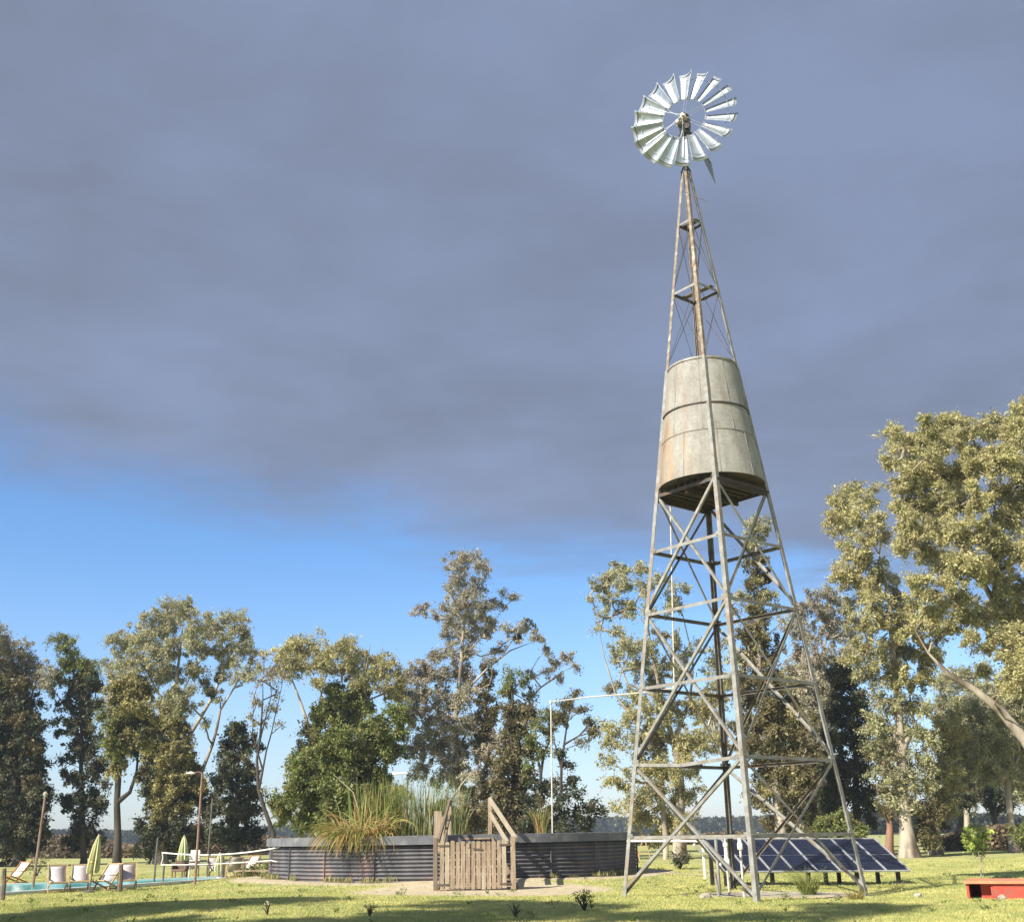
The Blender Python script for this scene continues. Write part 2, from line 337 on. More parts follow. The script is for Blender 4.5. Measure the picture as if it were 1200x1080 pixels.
# maintenance boards
p = tc_('L', lev['T2']+.04).lerp(tc_('B', lev['T2']+.04), .55); q = tc_('F', lev['T2']+.04).lerp(tc_('R', lev['T2']+.04), .62)
d_ = (q-p).normalized(); MB().bar(p-d_*.12, q+d_*.02, .19, .035).build('standing_board', mat('weathered_plank', (.17, .15, .125), (.10, .09, .075), 6, .85, stretch=(1, 1, 6)), tow)
p = tc_('L', lev['T1']+.04).lerp(tc_('B', lev['T1']+.04), .6); q = tc_('F', lev['T1']+.04).lerp(tc_('R', lev['T1']+.04), .55)
MB().bar(p, q, .2, .03).build('standing_board', M_steel_d, tow)
p = W(800, 224, 29.9); q = W(829, 236, 29.2); MB().tube([p, q], .014, 6).build('furling_lever', M_steel_d, tow)
for l in 'LFRB': MB().box(tc_(l, -.09), .3, .3, .12, .3, .01).build('footing', mat('old_concrete', (.34, .31, .26), (.22, .2, .165), 5, .9, bump=.3), tow) if l != 'X' else None
# wheel
AL = math.radians(23); nn = Vector((-math.sin(AL), -math.cos(AL), 0)); uu = Vector((math.cos(AL), -math.sin(AL), 0)); vv = Vector((0, 0, 1))
WC = W(801.6, 139, 29.45)
M_tailrib = mat('dark_stiffener', (.12, .13, .14), (.2, .2, .21), 5, .5, .4)
def ringpts(r, off, n=72): return [WC+(uu*math.cos(t)+vv*math.sin(t))*r+nn*off for t in [2*math.pi*i/n for i in range(n+1)]]
wheel = MB().tube(ringpts(.70, .02), .010, 5, False).tube(ringpts(1.42, .0), .009, 5, False).build('wheel', M_blade_w, tow, True)
for i in range(18):
    th = 2*math.pi*(i+.18)/18; e = uu*math.cos(th)+vv*math.sin(th); T = -uu*math.sin(th)+vv*math.cos(th)
    vs = []; nr, ncx = 10, 8; pit = math.radians(28)
    for a in range(nr+1):
        s = a/nr; r = .69+1.0*s; ch = .245+.275*s+(.02*max(0, s-.85)/.15)
        for b in range(ncx+1):
            t = b/ncx-.5; camb = .075*(1-4*t*t)*(.7+.5*s)
            skew = -.05*s*(t)  # outer edge cut on the slant
            cd = T*math.cos(pit)-nn*math.sin(pit); nd = nn*math.cos(pit)+T*math.sin(pit)
            tip = .045*(t+.5)*s
            vs.append(WC+e*(r+tip+skew)+cd*(ch*t)-nd*camb+nd*.03)
    fs = [(a*(ncx+1)+b, a*(ncx+1)+b+1, (a+1)*(ncx+1)+b+1, (a+1)*(ncx+1)+b) for a in range(nr) for b in range(ncx)]
    m = MB().add(vs, fs)
    pts = []
    for b in range(ncx+1):
        t = b/ncx-.5; camb = .075*(1-4*t*t)*1.15
        pts.append(WC+e*(.69+1.0*.92)+(T*math.cos(pit)-nn*math.sin(pit))*(.44*t)-(nn*math.cos(pit)+T*math.sin(pit))*(camb-.02)+nn*.03)
    o = m.build('blade', M_blade_w, wheel, True); sd = o.modifiers.new('s', 'SOLIDIFY'); sd.thickness = .004
    MB().tube(pts, .015, 5).build('stiffener', M_tailrib, wheel, True)
for i in range(6):
    th = 2*math.pi*(i+.35)/6
    for sg in (-1, 1):
        e = uu*math.cos(th+sg*.06)+vv*math.sin(th+sg*.06)
        e2 = uu*math.cos(th)+vv*math.sin(th)
        MB().tube([WC+nn*(.18 if sg > 0 else -.05)+e2*.06, WC+e*.70+nn*.02, WC+e*1.42], .009, 5).build('spoke', M_blade_w, wheel)
MB().tube([WC-nn*.10, WC+nn*.16], .085, 16).tube([WC+nn*.16, WC+nn*.25], .05, 14).build('hub', M_brass, wheel, True)
# gearbox behind the wheel
gb = MB(); bc = WC-nn*.2-vv*.2-uu*.04
prof = [(.04, -.42), (.13, -.36), (.17, -.2), (.2, 0), (.21, .14), (.19, .3), (.12, .4), (.03, .43)]
gb.lathe(bc, [(a*.95, b*1.25) for a, b in prof], 20, True, True); gb.tube([bc+uu*-.1+vv*.02-nn*-.2, bc+uu*-.12+vv*.0+nn*.28], [.12, .1], 14)
gb.tube([bc+uu*.1+nn*.1-vv*.1, bc+uu*.12+nn*.26-vv*.12], [.11, .09], 14)
gb.box(bc+Vector((0, 0, -.35)), .34, .3, .2, .4); gb.tube([bc+Vector((0, 0, -.4)), Vector((TX, TY, lev['top']-.1))], .07, 10)
gb.build('gearbox', M_gear, tow, True)
MB().tube([bc+nn*.2+uu*-.13+vv*.03, bc+nn*.42+uu*-.15+vv*.02], [.07, .05], 12).build('oil_cap', M_brass, tow, True)
MB().tube([bc+nn*.1, WC], .04, 10).build('axle', M_steel_d, tow, True)
for l in 'LFRB':
    MB().bar(tc_(l, lev['top']), Vector((TX, TY, lev['top']+.25))+ (tc_(l, lev['top'])-Vector((TX, TY, lev['top'])))*.3, .05, .04).build('mast_top', M_steel_d, tow)
# tail
td = Vector((1.35, 2.55, 0)).normalized(); ts = Vector((td.y, -td.x, 0)); T0 = bc+Vector((0, 0, .1))
MB().bar(T0, T0+td*2.5+Vector((0, 0, .05)), .04, .05).build('tail_boom', M_steel_d, tow)
M_tail = mat('dull_sheet_metal', (.30, .33, .36), (.2, .22, .25), 3, .5, .4)
vs = []
for s, z in ((1.2, -.12), (1.2, .16), (2.7, .2), (3.0, -.5)): vs.append(T0+td*s+Vector((0, 0, z)))
vs2 = [v+ts*.012 for v in vs]
MB().add(vs+vs2, [(0, 1, 2, 3), (7, 6, 5, 4), (0, 4, 5, 1), (1, 5, 6, 2), (2, 6, 7, 3), (3, 7, 4, 0)]).build('tail_vane', M_tail, tow)

# ---------------- elevated tank ----------------
et = thing('elevated_water_tank', (TX, TY, lev['tb']), 'round tapered grey water tank held inside the upper part of the windmill tower', 'water tank')
z0, z1 = lev['tb']+.03, lev['tt']-.06; r0, r1 = wz(z0)-.085, wz(z1)-.085
def tank_mat():
    m = bpy.data.materials.new('weathered_tank_sheet'); m.use_nodes = True; t = m.node_tree; b = t.nodes['Principled BSDF']; b.inputs['Roughness'].default_value = .8; b.inputs['Metallic'].default_value = .0
    co = t.nodes.new('ShaderNodeTexCoord')
    def nz(s, st, d=6):
        mp_ = t.nodes.new('ShaderNodeMapping'); mp_.inputs['Scale'].default_value = st; t.links.new(co.outputs['Object'], mp_.inputs[0])
        n = t.nodes.new('ShaderNodeTexNoise'); n.inputs['Scale'].default_value = s; n.inputs['Detail'].default_value = d; t.links.new(mp_.outputs[0], n.inputs[0]); return n.outputs[0]
    def rp(i, a, c, lo, hi):
        r = t.nodes.new('ShaderNodeValToRGB'); r.color_ramp.elements[0].position = lo; r.color_ramp.elements[1].position = hi; r.color_ramp.elements[0].color = (*a, 1); r.color_ramp.elements[1].color = (*c, 1); t.links.new(i, r.inputs[0]); return r.outputs[0]
    def mx(f, a, c, ty='MIX'):
        x = t.nodes.new('ShaderNodeMix'); x.data_type = 'RGBA'; x.blend_type = ty
        if isinstance(f, float): x.inputs[0].default_value = f
        else: t.links.new(f, x.inputs[0])
        t.links.new(a, x.inputs[6]); t.links.new(c, x.inputs[7]); return x.outputs[2]
    base = rp(nz(1.5, (1, 1, 1)), (.25, .238, .21), (.315, .305, .275), .35, .65)
    mott = rp(nz(11, (1, 1, 1), 9), (.86, .86, .86), (1.06, 1.06, 1.06), .35, .6); base = mx(1., base, mott, 'MULTIPLY')
    streak = rp(nz(5, (1, 1, .12)), (1, 1, 1), (.82, .8, .77), .5, .72); base = mx(1., base, streak, 'MULTIPLY')
    # rust staining on the west side, running down from the rim
    sp = t.nodes.new('ShaderNodeSeparateXYZ'); t.links.new(co.outputs['Object'], sp.inputs[0])
    lf = t.nodes.new('ShaderNodeMapRange'); lf.inputs['From Min'].default_value = -.55; lf.inputs['From Max'].default_value = -1.2; t.links.new(sp.outputs[0], lf.inputs[0])
    rs = rp(nz(3.2, (1, 1, .1)), (0, 0, 0), (1, 1, 1), .42, .6)
    f = t.nodes.new('ShaderNodeMath'); f.operation = 'MULTIPLY'; t.links.new(lf.outputs[0], f.inputs[0]); t.links.new(rs, f.inputs[1])
    r2 = rp(nz(2.2, (1, 1, .35)), (.36, .25, .15), (.24, .14, .08), .4, .6)
    f2 = t.nodes.new('ShaderNodeMath'); f2.operation = 'MULTIPLY'; f2.inputs[1].default_value = .8; t.links.new(f.outputs[0], f2.inputs[0])
    base = mx(f2.outputs[0], base, r2); t.links.new(base, b.inputs['Base Color'])
    bp = t.nodes.new('ShaderNodeBump'); bp.inputs['Strength'].default_value = .25; bp.inputs['Distance'].default_value = .02; t.links.new(nz(6, (1, 1, 1)), bp.inputs['Height']); t.links.new(bp.outputs[0], b.inputs['Normal'])
    return m
M_tank = tank_mat(); cc = Vector((TX, TY, 0))
def rr(z): return r0+(r1-r0)*(z-z0)/(z1-z0)
zz = [z0+(z1-z0)*i/16 for i in range(17)]
MB().lathe(cc, [(rr(z)+(.006*math.sin(z*5)), z) for z in zz]+[(r1-.03, z1+.01), (r1-.03, z1-.1)], 72).build('shell', M_tank, et, True)
MB().lathe(cc, [(r0-.02, z0+.01), (.02, z0+.01)], 48, False, True).build('floor', M_steel_d, et); MB().lathe(cc, [(r1-.04, z1-.09), (.02, z1-.09)], 48, False, True).build('lid', M_steel_d, et)
M_seam = mat('seam_strip', (.27, .25, .21), (.22, .20, .17), 6, .8)
sm = MB()
for z in (z0+1.35,):
    sm.lathe(cc, [(rr(z-.015)+.003, z-.015), (rr(z)+.014, z-.01), (rr(z)+.014, z+.01), (rr(z+.015)+.003, z+.015)], 72)
for i in range(9):
    t = 2*math.pi*i/9+.25
    for za, zb, o_ in ((z0+.02, z0+1.33, .28), (z0+1.37, lev['tm']-.03, 0), (lev['tm']+.03, z1-.04, 0)):
        d = Vector((math.cos(t+o_), math.sin(t+o_), 0)); sm.bar(cc+d*(rr(za)+.004)+Vector((0, 0, za)), cc+d*(rr(zb)+.004)+Vector((0, 0, zb)), .022, .012, d)
sm.build('seam', M_seam, et)
zr = lev['tm']; MB().lathe(cc, [(rr(zr)+.004, zr-.04), (rr(zr)+.045, zr-.03), (rr(zr)+.045, zr+.004), (rr(zr)+.004, zr+.012)], 72).build('hoop', M_steel_d, et)
MB().lathe(cc, [(r1, z1-.03), (r1+.03, z1-.03), (r1+.03, z1+.03), (r1-.01, z1+.03)], 72).build('rim', M_galv, et)
M_beam = mat('dark_old_timber', (.035, .026, .02), (.065, .045, .033), 6, .9)
for i in range(9):
    t = (i+.5)/9; a = tc_('L', z0-.1, .03).lerp(tc_('F', z0-.1, .03), t); b = tc_('B', z0-.1, .03).lerp(tc_('R', z0-.1, .03), t)
    MB().bar(a, b, .10, .12).build('joist', M_beam, et)
for (a, b) in (('L', 'B'), ('F', 'R')):
    MB().bar(tc_(a, z0-.26, .05), tc_(b, z0-.26, .05), .07, .16).build('bearer', M_beam, et)
MB().bar(tc_('L', z0-.26, .05).lerp(tc_('B', z0-.26, .05), .02)*.5+tc_('F', z0-.26, .05)*.5, tc_('B', z0-.26, .05)*.5+tc_('R', z0-.26, .05)*.5, .07, .16).build('bearer', M_beam, et)

# ---------------- pipes ----------------
pt = thing('water_pipe', on(G(647, 1020)), 'thin white pipe on a tall post running across to the windmill tower', 'pipe')
yP = 41.3; a = W(647, 972, yP); b = W(645.5, 822, yP); c = W(745, 812, 31.4); e = W(790, 806, 31.2); f_ = W(785.5, 588, 31.0)
MB().tube([Vector((a.x, yP, 1.2)), b], .026, 8).build('riser', M_pipe, pt, True)
MB().tube([b, b.lerp(c, .5)+Vector((0, 0, .03)), c, e], .024, 8).build('cross_pipe', M_pipe, pt, True)
MB().tube([e-Vector((0, 0, .05)), f_], .022, 8).build('tank_pipe', M_pipe, pt, True)
MB().tube([b-Vector((0, 0, .08)), b+Vector((0, 0, .05))], .055, 8).tube([e-Vector((0, 0, .08)), e+Vector((0, 0, .08))], .05, 8).build('elbow', M_pipe, pt, True)
# pump pipes at the foot of the tower
def gp(px, Y): 
    p = W(px, 1000, Y); return on(p)
wp = thing('well_pump', (6.35, 30.6, 0), 'well head with upright pipes and white valves in the middle of the tower foot', 'pump')
MB().box((6.55, 30.5, gzf(6.5, 30.5)-.01), 3.0, 1.4, .1, .12, .03).build('slab', mat('concrete_slab', (.42, .385, .31), (.30, .27, .215), 3, .9, bump=.4), wp)
for px, Y, zt, r, mm in ((840, 30.6, 1.5, .045, M_galv), (868, 29.6, 1.35, .032, M_pipe), (851, 30.4, 1.5, .03, M_pipe)):
    p = gp(px, Y); MB().tube([p, p+Vector((0, 0, zt))], r, 10).build('upright_pipe', mm, wp, True)
p = gp(868, 29.6); MB().lathe(p, [(.03, 1.12), (.07, 1.15), (.075, 1.28), (.05, 1.33), (.045, 1.45), (.02, 1.46)], 14).build('valve', M_white, wp, True)
p = gp(851, 30.4); v = MB().lathe(p, [(.05, .72), (.085, .76), (.085, .9), (.05, .95), (.05, 1.2), (.07, 1.22), (.07, 1.3), (.02, 1.32)], 14)
v.tube([p+Vector((-.02, 0, .8)), p+Vector((-.16, -.02, .84)), p+Vector((-.17, -.02, .76))], .04, 10); v.build('valve', M_white, wp, True)
p = gp(839, 29.4); MB().tube([p, p+Vector((-.06, 0, .55))], .035, 8).build('short_stake', M_galv, wp)
# white discharge pipe going from the stock tank to the lawn
dp = thing('discharge_pipe', on(G(824, 1018)), 'white horizontal pipe from the stock tank bending down to the ground beside the solar panels', 'pipe')
yD = 41.0; a = W(735, 985, 43); b = W(815, 985, yD); c = W(826, 989, yD); 
MB().tube([a, b, b.lerp(c, .6)+Vector((.02, 0, .03)), c, c+Vector((.02, 0, -.12))], .04, 8).build('pipe_run', M_white, dp, True)
p = W(824, 992, yD); MB().tube([Vector((p.x, yD, gzf(p.x, yD))), Vector((p.x, yD, p.z))], .05, 8).build('support', M_white, dp, True)
MB().tube([W(813, 989, 40.6), W(824, 1000, 40.8)], .05, 8).build('brace', M_white, dp, True)

# ---------------- solar array ----------------
BL, BR = W(853, 1021, 34.3), W(1063, 1020.5, 34.7); TL, TR_ = W(816, 984, 36.0), W(1028, 982, 36.4)
row = ((BR-BL)+(TR_-TL))*.5; upS = ((TL-BL)+(TR_-BR))*.5; org = (BL+BR+TL+TR_)*.25-row*.5-upS*.5
sa = thing('solar_array', on(org+row*.5), 'low row of tilted dark blue solar panels with pale frames on short black posts', 'solar panels')
def cellmat():
    m = bpy.data.materials.new('solar_cells'); m.use_nodes = True; t = m.node_tree; b = t.nodes['Principled BSDF']; b.inputs['Roughness'].default_value = .18
    uv = t.nodes.new('ShaderNodeAttribute'); uv.attribute_name = 'cell'
    br = t.nodes.new('ShaderNodeTexBrick'); br.offset = 0; br.inputs['Color1'].default_value = (.006, .008, .02, 1); br.inputs['Color2'].default_value = (.011, .014, .032, 1); br.inputs['Mortar'].default_value = (.032, .035, .055, 1)
    br.inputs['Scale'].default_value = 1; br.inputs['Mortar Size'].default_value = .035; br.inputs['Brick Width'].default_value = 1; br.inputs['Row Height'].default_value = 1
    t.links.new(uv.outputs['Vector'], br.inputs['Vector']); t.links.new(br.outputs[0], b.inputs['Base Color']); return m
M_cell = cellmat(); M_alu = mat('pale_aluminium', (.62, .63, .64), (.5, .5, .52), 6, .4, .5)
nP = 8; ru = row.normalized(); sn = row.cross(upS).normalized(); M_blackp = mat('black_paint', (.02, .02, .022), (.035, .033, .03), 9, .5)
for i in range(nP):
    o0 = org+row*(i/nP)+row*(.006/nP); wv = row*(.985/nP); m = MB()
    vs = [o0, o0+wv, o0+wv+upS, o0+upS]
    m.add([v for v in vs]+[v-sn*.03 for v in vs], [(0, 1, 2, 3), (7, 6, 5, 4), (0, 4, 5, 1), (1, 5, 6, 2), (2, 6, 7, 3), (3, 7, 4, 0)])
    o = m.build('panel', M_cell, sa)
    at = o.data.attributes.new('cell', 'FLOAT_VECTOR', 'POINT'); at.data.foreach_set('vector', np.array([(0, 0, 0), (6, 0, 0), (6, 12, 0), (0, 12, 0)]*2, np.float32).ravel())
    fr = MB(); e_ = sn*.006
    for a, b in ((0, 1), (1, 2), (2, 3), (3, 0)): fr.bar(vs[a]+e_, vs[b]+e_, .038, .045, sn)
    for t_ in (.5,): fr.bar(o0+upS*t_+sn*.0015, o0+wv+upS*t_+sn*.0015, .008, .004, sn)
    fr.build('frame', M_alu, o)
for s, in ((.02,), (.27,), (.56,), (.73,), (.955,)):
    for t_, n_ in ((.12, 0), (.85, 1)):
        q = org+row*(s if n_ == 0 else min(s+.02, .97))+upS*t_-sn*.05
        MB().box((q.x, q.y, (q.z-.1+gzf(q.x, q.y)-.1)/2), .1, .1, q.z-.0-gzf(q.x, q.y)+.1, .2).build('post', M_blackp, sa)
for t_ in (.2, .8): MB().bar(org+upS*t_-sn*.06, org+row+upS*t_-sn*.06, .05, .05, sn).build('rail', M_alu, sa)

# ---------------- round corrugated stock tank ----------------
st = thing('stock_tank', (TC.x, TC.y, .14), 'low wide round tank of corrugated dark metal with a grey rim', 'water tank')
M_corr = mat('corrugated_grey_iron', (.155, .155, .17), (.085, .085, .10), 2.2, .65, .1, c3=(.26, .20, .19), s3=1.1, stretch=(1, 1, .5))
M_rim = mat('grey_rim_concrete', (.15, .158, .175), (.09, .095, .11), 1.5, .85, bump=.3, c3=(.2, .2, .21), s3=3)
zt = 1.62; zb = .08; pr = []
nc = 9; zc0, zc1 = zb, zt-.36
for i in range(nc*8+1):
    z = zc0+(zc1-zc0)*i/(nc*8); pr.append((TR+.042*math.sin(2*math.pi*i/8), z))
MB().lathe((TC.x, TC.y, 0), pr+[(TR-.06, zt-.30)], 128).build('corrugated_wall', M_corr, st, True)
for i in range(22):
    t = 2*math.pi*(i+.35)/22; d = Vector((math.cos(t), math.sin(t), 0)); c0 = Vector((TC.x, TC.y, 0))
    s_ = MB().bar(c0+d*(TR+.045)+Vector((0, 0, zb)), c0+d*(TR+.045)+Vector((0, 0, zt-.33)), .012, .07, d)
    for k in range(8): s_.tube([c0+d*(TR+.04)+Vector((0, 0, zb+.08+k*.15)), c0+d*(TR+.07)+Vector((0, 0, zb+.08+k*.15))], .014, 6)
    s_.build('seam', M_corr, st)
MB().lathe((TC.x, TC.y, 0), [(TR+.03, zt-.29), (TR+.16, zt-.29), (TR+.16, zt), (TR-.42, zt+.01), (TR-.42, .3)], 128).build('rim', M_rim, st)
wt = MB().lathe((TC.x, TC.y, 0), [(TR-.4, zt-.22), (.05, zt-.22)], 96, False, True).build('tank_water', mat('dark_pond_water', (.03, .045, .04), (.02, .03, .025), 2, .08), st)

# gate and stair
M_wood = mat('weathered_wood', (.34, .26, .18), (.22, .165, .115), 5, .85, bump=.35, stretch=(3, 3, .5), c3=(.40, .33, .25), s3=2)
M_wood_d = mat('grey_old_wood', (.22, .17, .125), (.13, .10, .075), 5, .9, bump=.4, stretch=(3, 3, .5))
M_wood_l = mat('bleached_wood', (.42, .36, .27), (.3, .25, .18), 4, .85, bump=.3, stretch=(3, 3, .5))
GY = 36.0
gl = W(510, 1043, GY); gr = W(602, 1041, GY); gr.y = GY+.1; gtop = W(556, 982, GY).z; gbot = gzf(-1, GY)
gt = thing('picket_gate', Vector(((gl.x+gr.x)/2, GY, gbot)), 'weathered wooden picket gate of upright slats with iron hinges in front of the stock tank', 'gate')
gw = gr.x-gl.x
for s_, w_ in ((0, .13), (1, .15)):
    x = gl.x+gw*s_; MB().box((x, GY+.05, (gbot+gtop)/2+(.0 if s_ else -.01)), w_, .12, gtop-gbot+.1, 0, .012).build('gate_post', M_wood_d if s_ == 0 else M_wood, gt, bev=.008)
ns = 13; x0 = gl.x+.13; x1 = gr.x-.2
for i in range(ns):
    cx = x0+(x1-x0)*(i+.5)/ns; w = (x1-x0)/ns*random.uniform(.74, .86); h0 = gbot+random.uniform(.03, .07); h1 = gtop-random.uniform(.03, .1); t = random.uniform(-.012, .012)
    m = MB(); vs = []
    for yy in (GY-.02, GY+.005):
        for (a, b) in ((-w/2, h0), (w/2, h0), (w/2+t, h1-.03), (w/2-.03+t, h1), (-w/2+.03+t, h1), (-w/2+t, h1-.03)): vs.append((cx+a, yy, b))
    m.add(vs, [(0, 1, 2, 3, 4, 5), (11, 10, 9, 8, 7, 6)]+[(j, j+6, (j+1) % 6+6, (j+1) % 6) for j in range(6)])
    m.build('slat', random.choice([M_wood, M_wood, M_wood_l, M_wood]), gt)
for z in (gtop-.22, gbot+.25): MB().bar((x0, GY+.03, z), (x1, GY+.03, z), .045, .09).build('cross_rail', M_wood_d, gt)
MB().bar((x0, GY+.04, gbot+.25), (x1, GY+.04, gtop-.22), .04, .09).build('diagonal_rail', M_wood_d, gt)
for z in (gtop-.2, gbot+.18):
    for xa, xb in ((gl.x+.05, gl.x+.42), (gr.x-.42, gr.x-.08)): MB().bar((xa, GY-.032, z), (xb, GY-.032, z), .02, .05).build('hinge', M_steel_d, gt)
MB().bar((x0+1.05, GY-.035, gtop-.3), (x0+1.35, GY-.035, gtop-.33), .025, .05).tube([(x0+.86+.08*math.cos(t), GY-.03, gtop-.2+.1*math.sin(t)) for t in [i*.4 for i in range(-3, 9)]], .008, 5).build('latch', M_steel_d, gt)
stt = thing('wooden_steps', Vector((-1.2, 37.6, 0)), 'weathered wooden steps with hand rails climbing behind the picket gate over the tank rim', 'steps')
RL0, RL1 = W(514, 985, 36.5), W(527, 938, 39.9); RR0, RR1 = W(605, 983, 36.4), W(574, 936, 39.9)
MB().bar(RL0, RL1, .07, .13).build('hand_rail', M_wood_d, stt, bev=.006)
MB().bar(RR0, RR1, .08, .15).build('hand_rail', M_wood_l, stt, bev=.006)
MB().bar(RR0+Vector((-.28, .2, -.1)), RR1+Vector((.02, 0, -.5)), .07, .15).build('hand_rail', M_wood_l, stt, bev=.006)
MB().bar(RL0+Vector((.1, .2, -.3)), RL1+Vector((0, 0, -.5)), .07, .13).build('hand_rail', M_wood_d, stt, bev=.006)
for p_, zb_, w_ in ((RL1, 1.0, .13), (RR1, 1.0, .13)):
    MB().box((p_.x, p_.y+.02, (p_.z+zb_-.9)/2+.0), w_, .1, p_.z-zb_+.9+.06, 0, .01).build('newel_post', M_wood, stt, bev=.006)
px_ = RL0.lerp(RL1, .55); MB().box((px_.x-.1, px_.y, (px_.z+gbot)/2), .12, .12, px_.z-gbot+.1).build('newel_post', M_wood, stt)
px_ = RL0.lerp(RL1, .75); MB().box((px_.x-.32, px_.y, 1.75), .26, .08, 1.3, 0, .01).build('newel_post', M_wood, stt)
for i in range(7):
    t = (i+.5)/7; a = RL0.lerp(RL1, t); b = RR0.lerp(RR1, t); z = .1+1.5*t
    MB().bar((a.x+.08, a.y, z), (b.x-.06, a.y, z), .28, .045).build('tread', M_wood, stt)
for a, b in ((RL0, RL1), (RR0, RR1)):
    MB().bar((a.x, a.y, -.02), (b.x, b.y, 1.55), .05, .22).build('stringer', M_wood_d, stt)

# ---------------- pool and its surroundings ----------------
M_water = mat('pool_water', (.10, .46, .47), (.16, .56, .56), .8, .12, bump=.25, bdist=.05)
M_cop = mat('pool_coping', (.62, .64, .62), (.52, .54, .52), 3, .7)
def sheet(pts, z, m, name):
    mb = MB().add([Vector((p.x, p.y, z)) for p in pts], [tuple(range(len(pts)))]); return mb.build(name, m)
o = sheet([PN1, PN2, PF2, PF1], .07, M_water, 'pool_water'); tag(o, kind='structure')
cp = MB()
for a, b in ((PN1, PN2), (PF1, PF2), (PN2, PF2)): cp.bar(Vector((a.x, a.y, .03)), Vector((b.x, b.y, .03)), .32, .16)
o = cp.build('pool_coping', M_cop); tag(o, kind='structure')

M_pole = mat('rusty_red_pole', (.20, .09, .06), (.30, .20, .15), 3, .7)
M_poleg = mat('grey_pole', (.16, .145, .125), (.1, .09, .08), 3, .7)
M_post = mat('rough_post', (.12, .095, .075), (.2, .16, .12), 5, .9, bump=.4)
def pole(name, label, pb, ptop, Y, r, m, lamp=0, cat='pole', grp=None):
    b = G(*pb); Y = b.y if Y is None else Y; b = on(W(pb[0], 1000, Y)); t = W(ptop[0], ptop[1], Y)
    root = thing(name, b, label, cat, grp); MB().tube([b-Vector((0, 0, .2)), b.lerp(t, .5), t], [r, r*.9, r*.75], 8).build('pole', m, root, True)
    if lamp == 1: MB().lathe(t, [(.03, -.05), (.07, 0), (.09, .08), (.05, .14), (.01, .16)], 12).build('lamp_head', M_brass, root, True)
    if lamp == 2:
        MB().tube([t, t+Vector((-.12, 0, .06)), t+Vector((-.35, 0, .04))], .025, 6).build('arm', m, root)
        MB().lathe(t+Vector((-.45, 0, .0)), [(.19, 0), (.17, .03), (.08, .07), (.02, .09)], 14, True).build('lamp_head', M_white, root, True)
    return root
pole('lamp_pole', 'rusty red pole with a small lamp on top, beyond the left end of the pool', (43, 1029), (53, 932), 43, .055, M_pole, 1, 'lamp pole')
pole('lamp_pole', 'tall thin red brown lamp pole by the right end of the pool', (231, 1034), (237, 906), 44, .05, M_pole, 2, 'lamp pole')
pole('slim_pole', 'thin bare grey pole behind the net, right of the red lamp pole', (244, 1021), (249, 935), 56, .045, M_poleg)
pole('slim_pole', 'short dark grey pole standing at the far edge of the pool under the ivy tree', (183, 1030), (185, 981), 46, .045, M_poleg)
for px, py, top, dx, lab in ((3, 1053, 1017, 2, 'rough wooden post at the left edge of the photo in front of the pool'), (140, 1046, 1012, 2, 'rough wooden post in front of the deck chairs by the pool'), (260, 1031, 1003, 1, 'short dark wooden post beside the folded umbrella near the end of the pool'), (304, 1027, 1006, 0, 'thin wooden post in the rail fence left of the stock tank')):
    b = on(G(px, py)); t = W(px+dx, top, b.y); root = MB().tube([b-Vector((0, 0, .2)), b.lerp(t, .5)+Vector((.01, 0, 0)), t], [.085 if px < 300 else .05, .08 if px < 300 else .045, .07 if px < 300 else .04], 8).build('wooden_post', M_post)
    tag(root, lab, 'post')
# rail fence
rf = thing('rail_fence', on(G(300, 1024)), 'thin pale rail fence running behind the end of the pool to the stock tank', 'fence')
a, b = W(262, 1010, 49), W(330, 1009, 49); 
for dz in (0, -.35): MB().bar(a+Vector((0, 0, dz)), b+Vector((0, 0, dz)), .05, .06).build('rail', M_wood, rf)
for t in (.02, .35, .97):
    p = a.lerp(b, t); MB().bar((p.x, p.y, -.1), p+Vector((0, 0, .08)), .07, .07).build('post', M_post, rf)
# net
ne = thing('sports_net', on(G(192, 1028)), 'slack sports net with white tapes hanging between a short post and the stock tank', 'net')
n0, n1 = W(190, 998.5, 45), W(329, 992, 43.5)
def cat_(p, q, sag, n=14): return [p.lerp(q, i/n)-Vector((0, 0, sag*4*(i/n)*(1-i/n))) for i in range(n+1)]
M_net = mat('net_cord', (.10, .10, .10), (.14, .14, .13), 5, .9)
tt_ = cat_(n0, n1, .17); lo_ = [p-Vector((0, 0, .45 if i < 14 else .55)) for i, p in enumerate(cat_(n0, n1, .05))]
MB().tube(tt_, .028, 6).build('top_tape', M_white, ne); MB().tube(lo_, .02, 6).build('bottom_tape', M_white, ne)
MB().tube([n0+Vector((0, 0, .02)), n0+Vector((.05, 0, -.2)), n0-Vector((0, 0, .45))], .02, 6).build('side_tape', M_white, ne)
nm = MB()
for i in range(46):
    t = i/45*14; k = min(int(t), 13); f = t-k; nm.tube([tt_[k].lerp(tt_[k+1], f), lo_[k].lerp(lo_[k+1], f)], .003, 3)
for j in range(1, 4): nm.tube([a.lerp(b, j/4) for a, b in zip(tt_, lo_)], .003, 3)
nm.build('mesh', M_net, ne)
p = W(192.5, 1010, 45); MB().tube([Vector((p.x, 45, -.1)), Vector((p.x, 45, n0.z-.35))], .045, 8).build('post', M_poleg, ne)

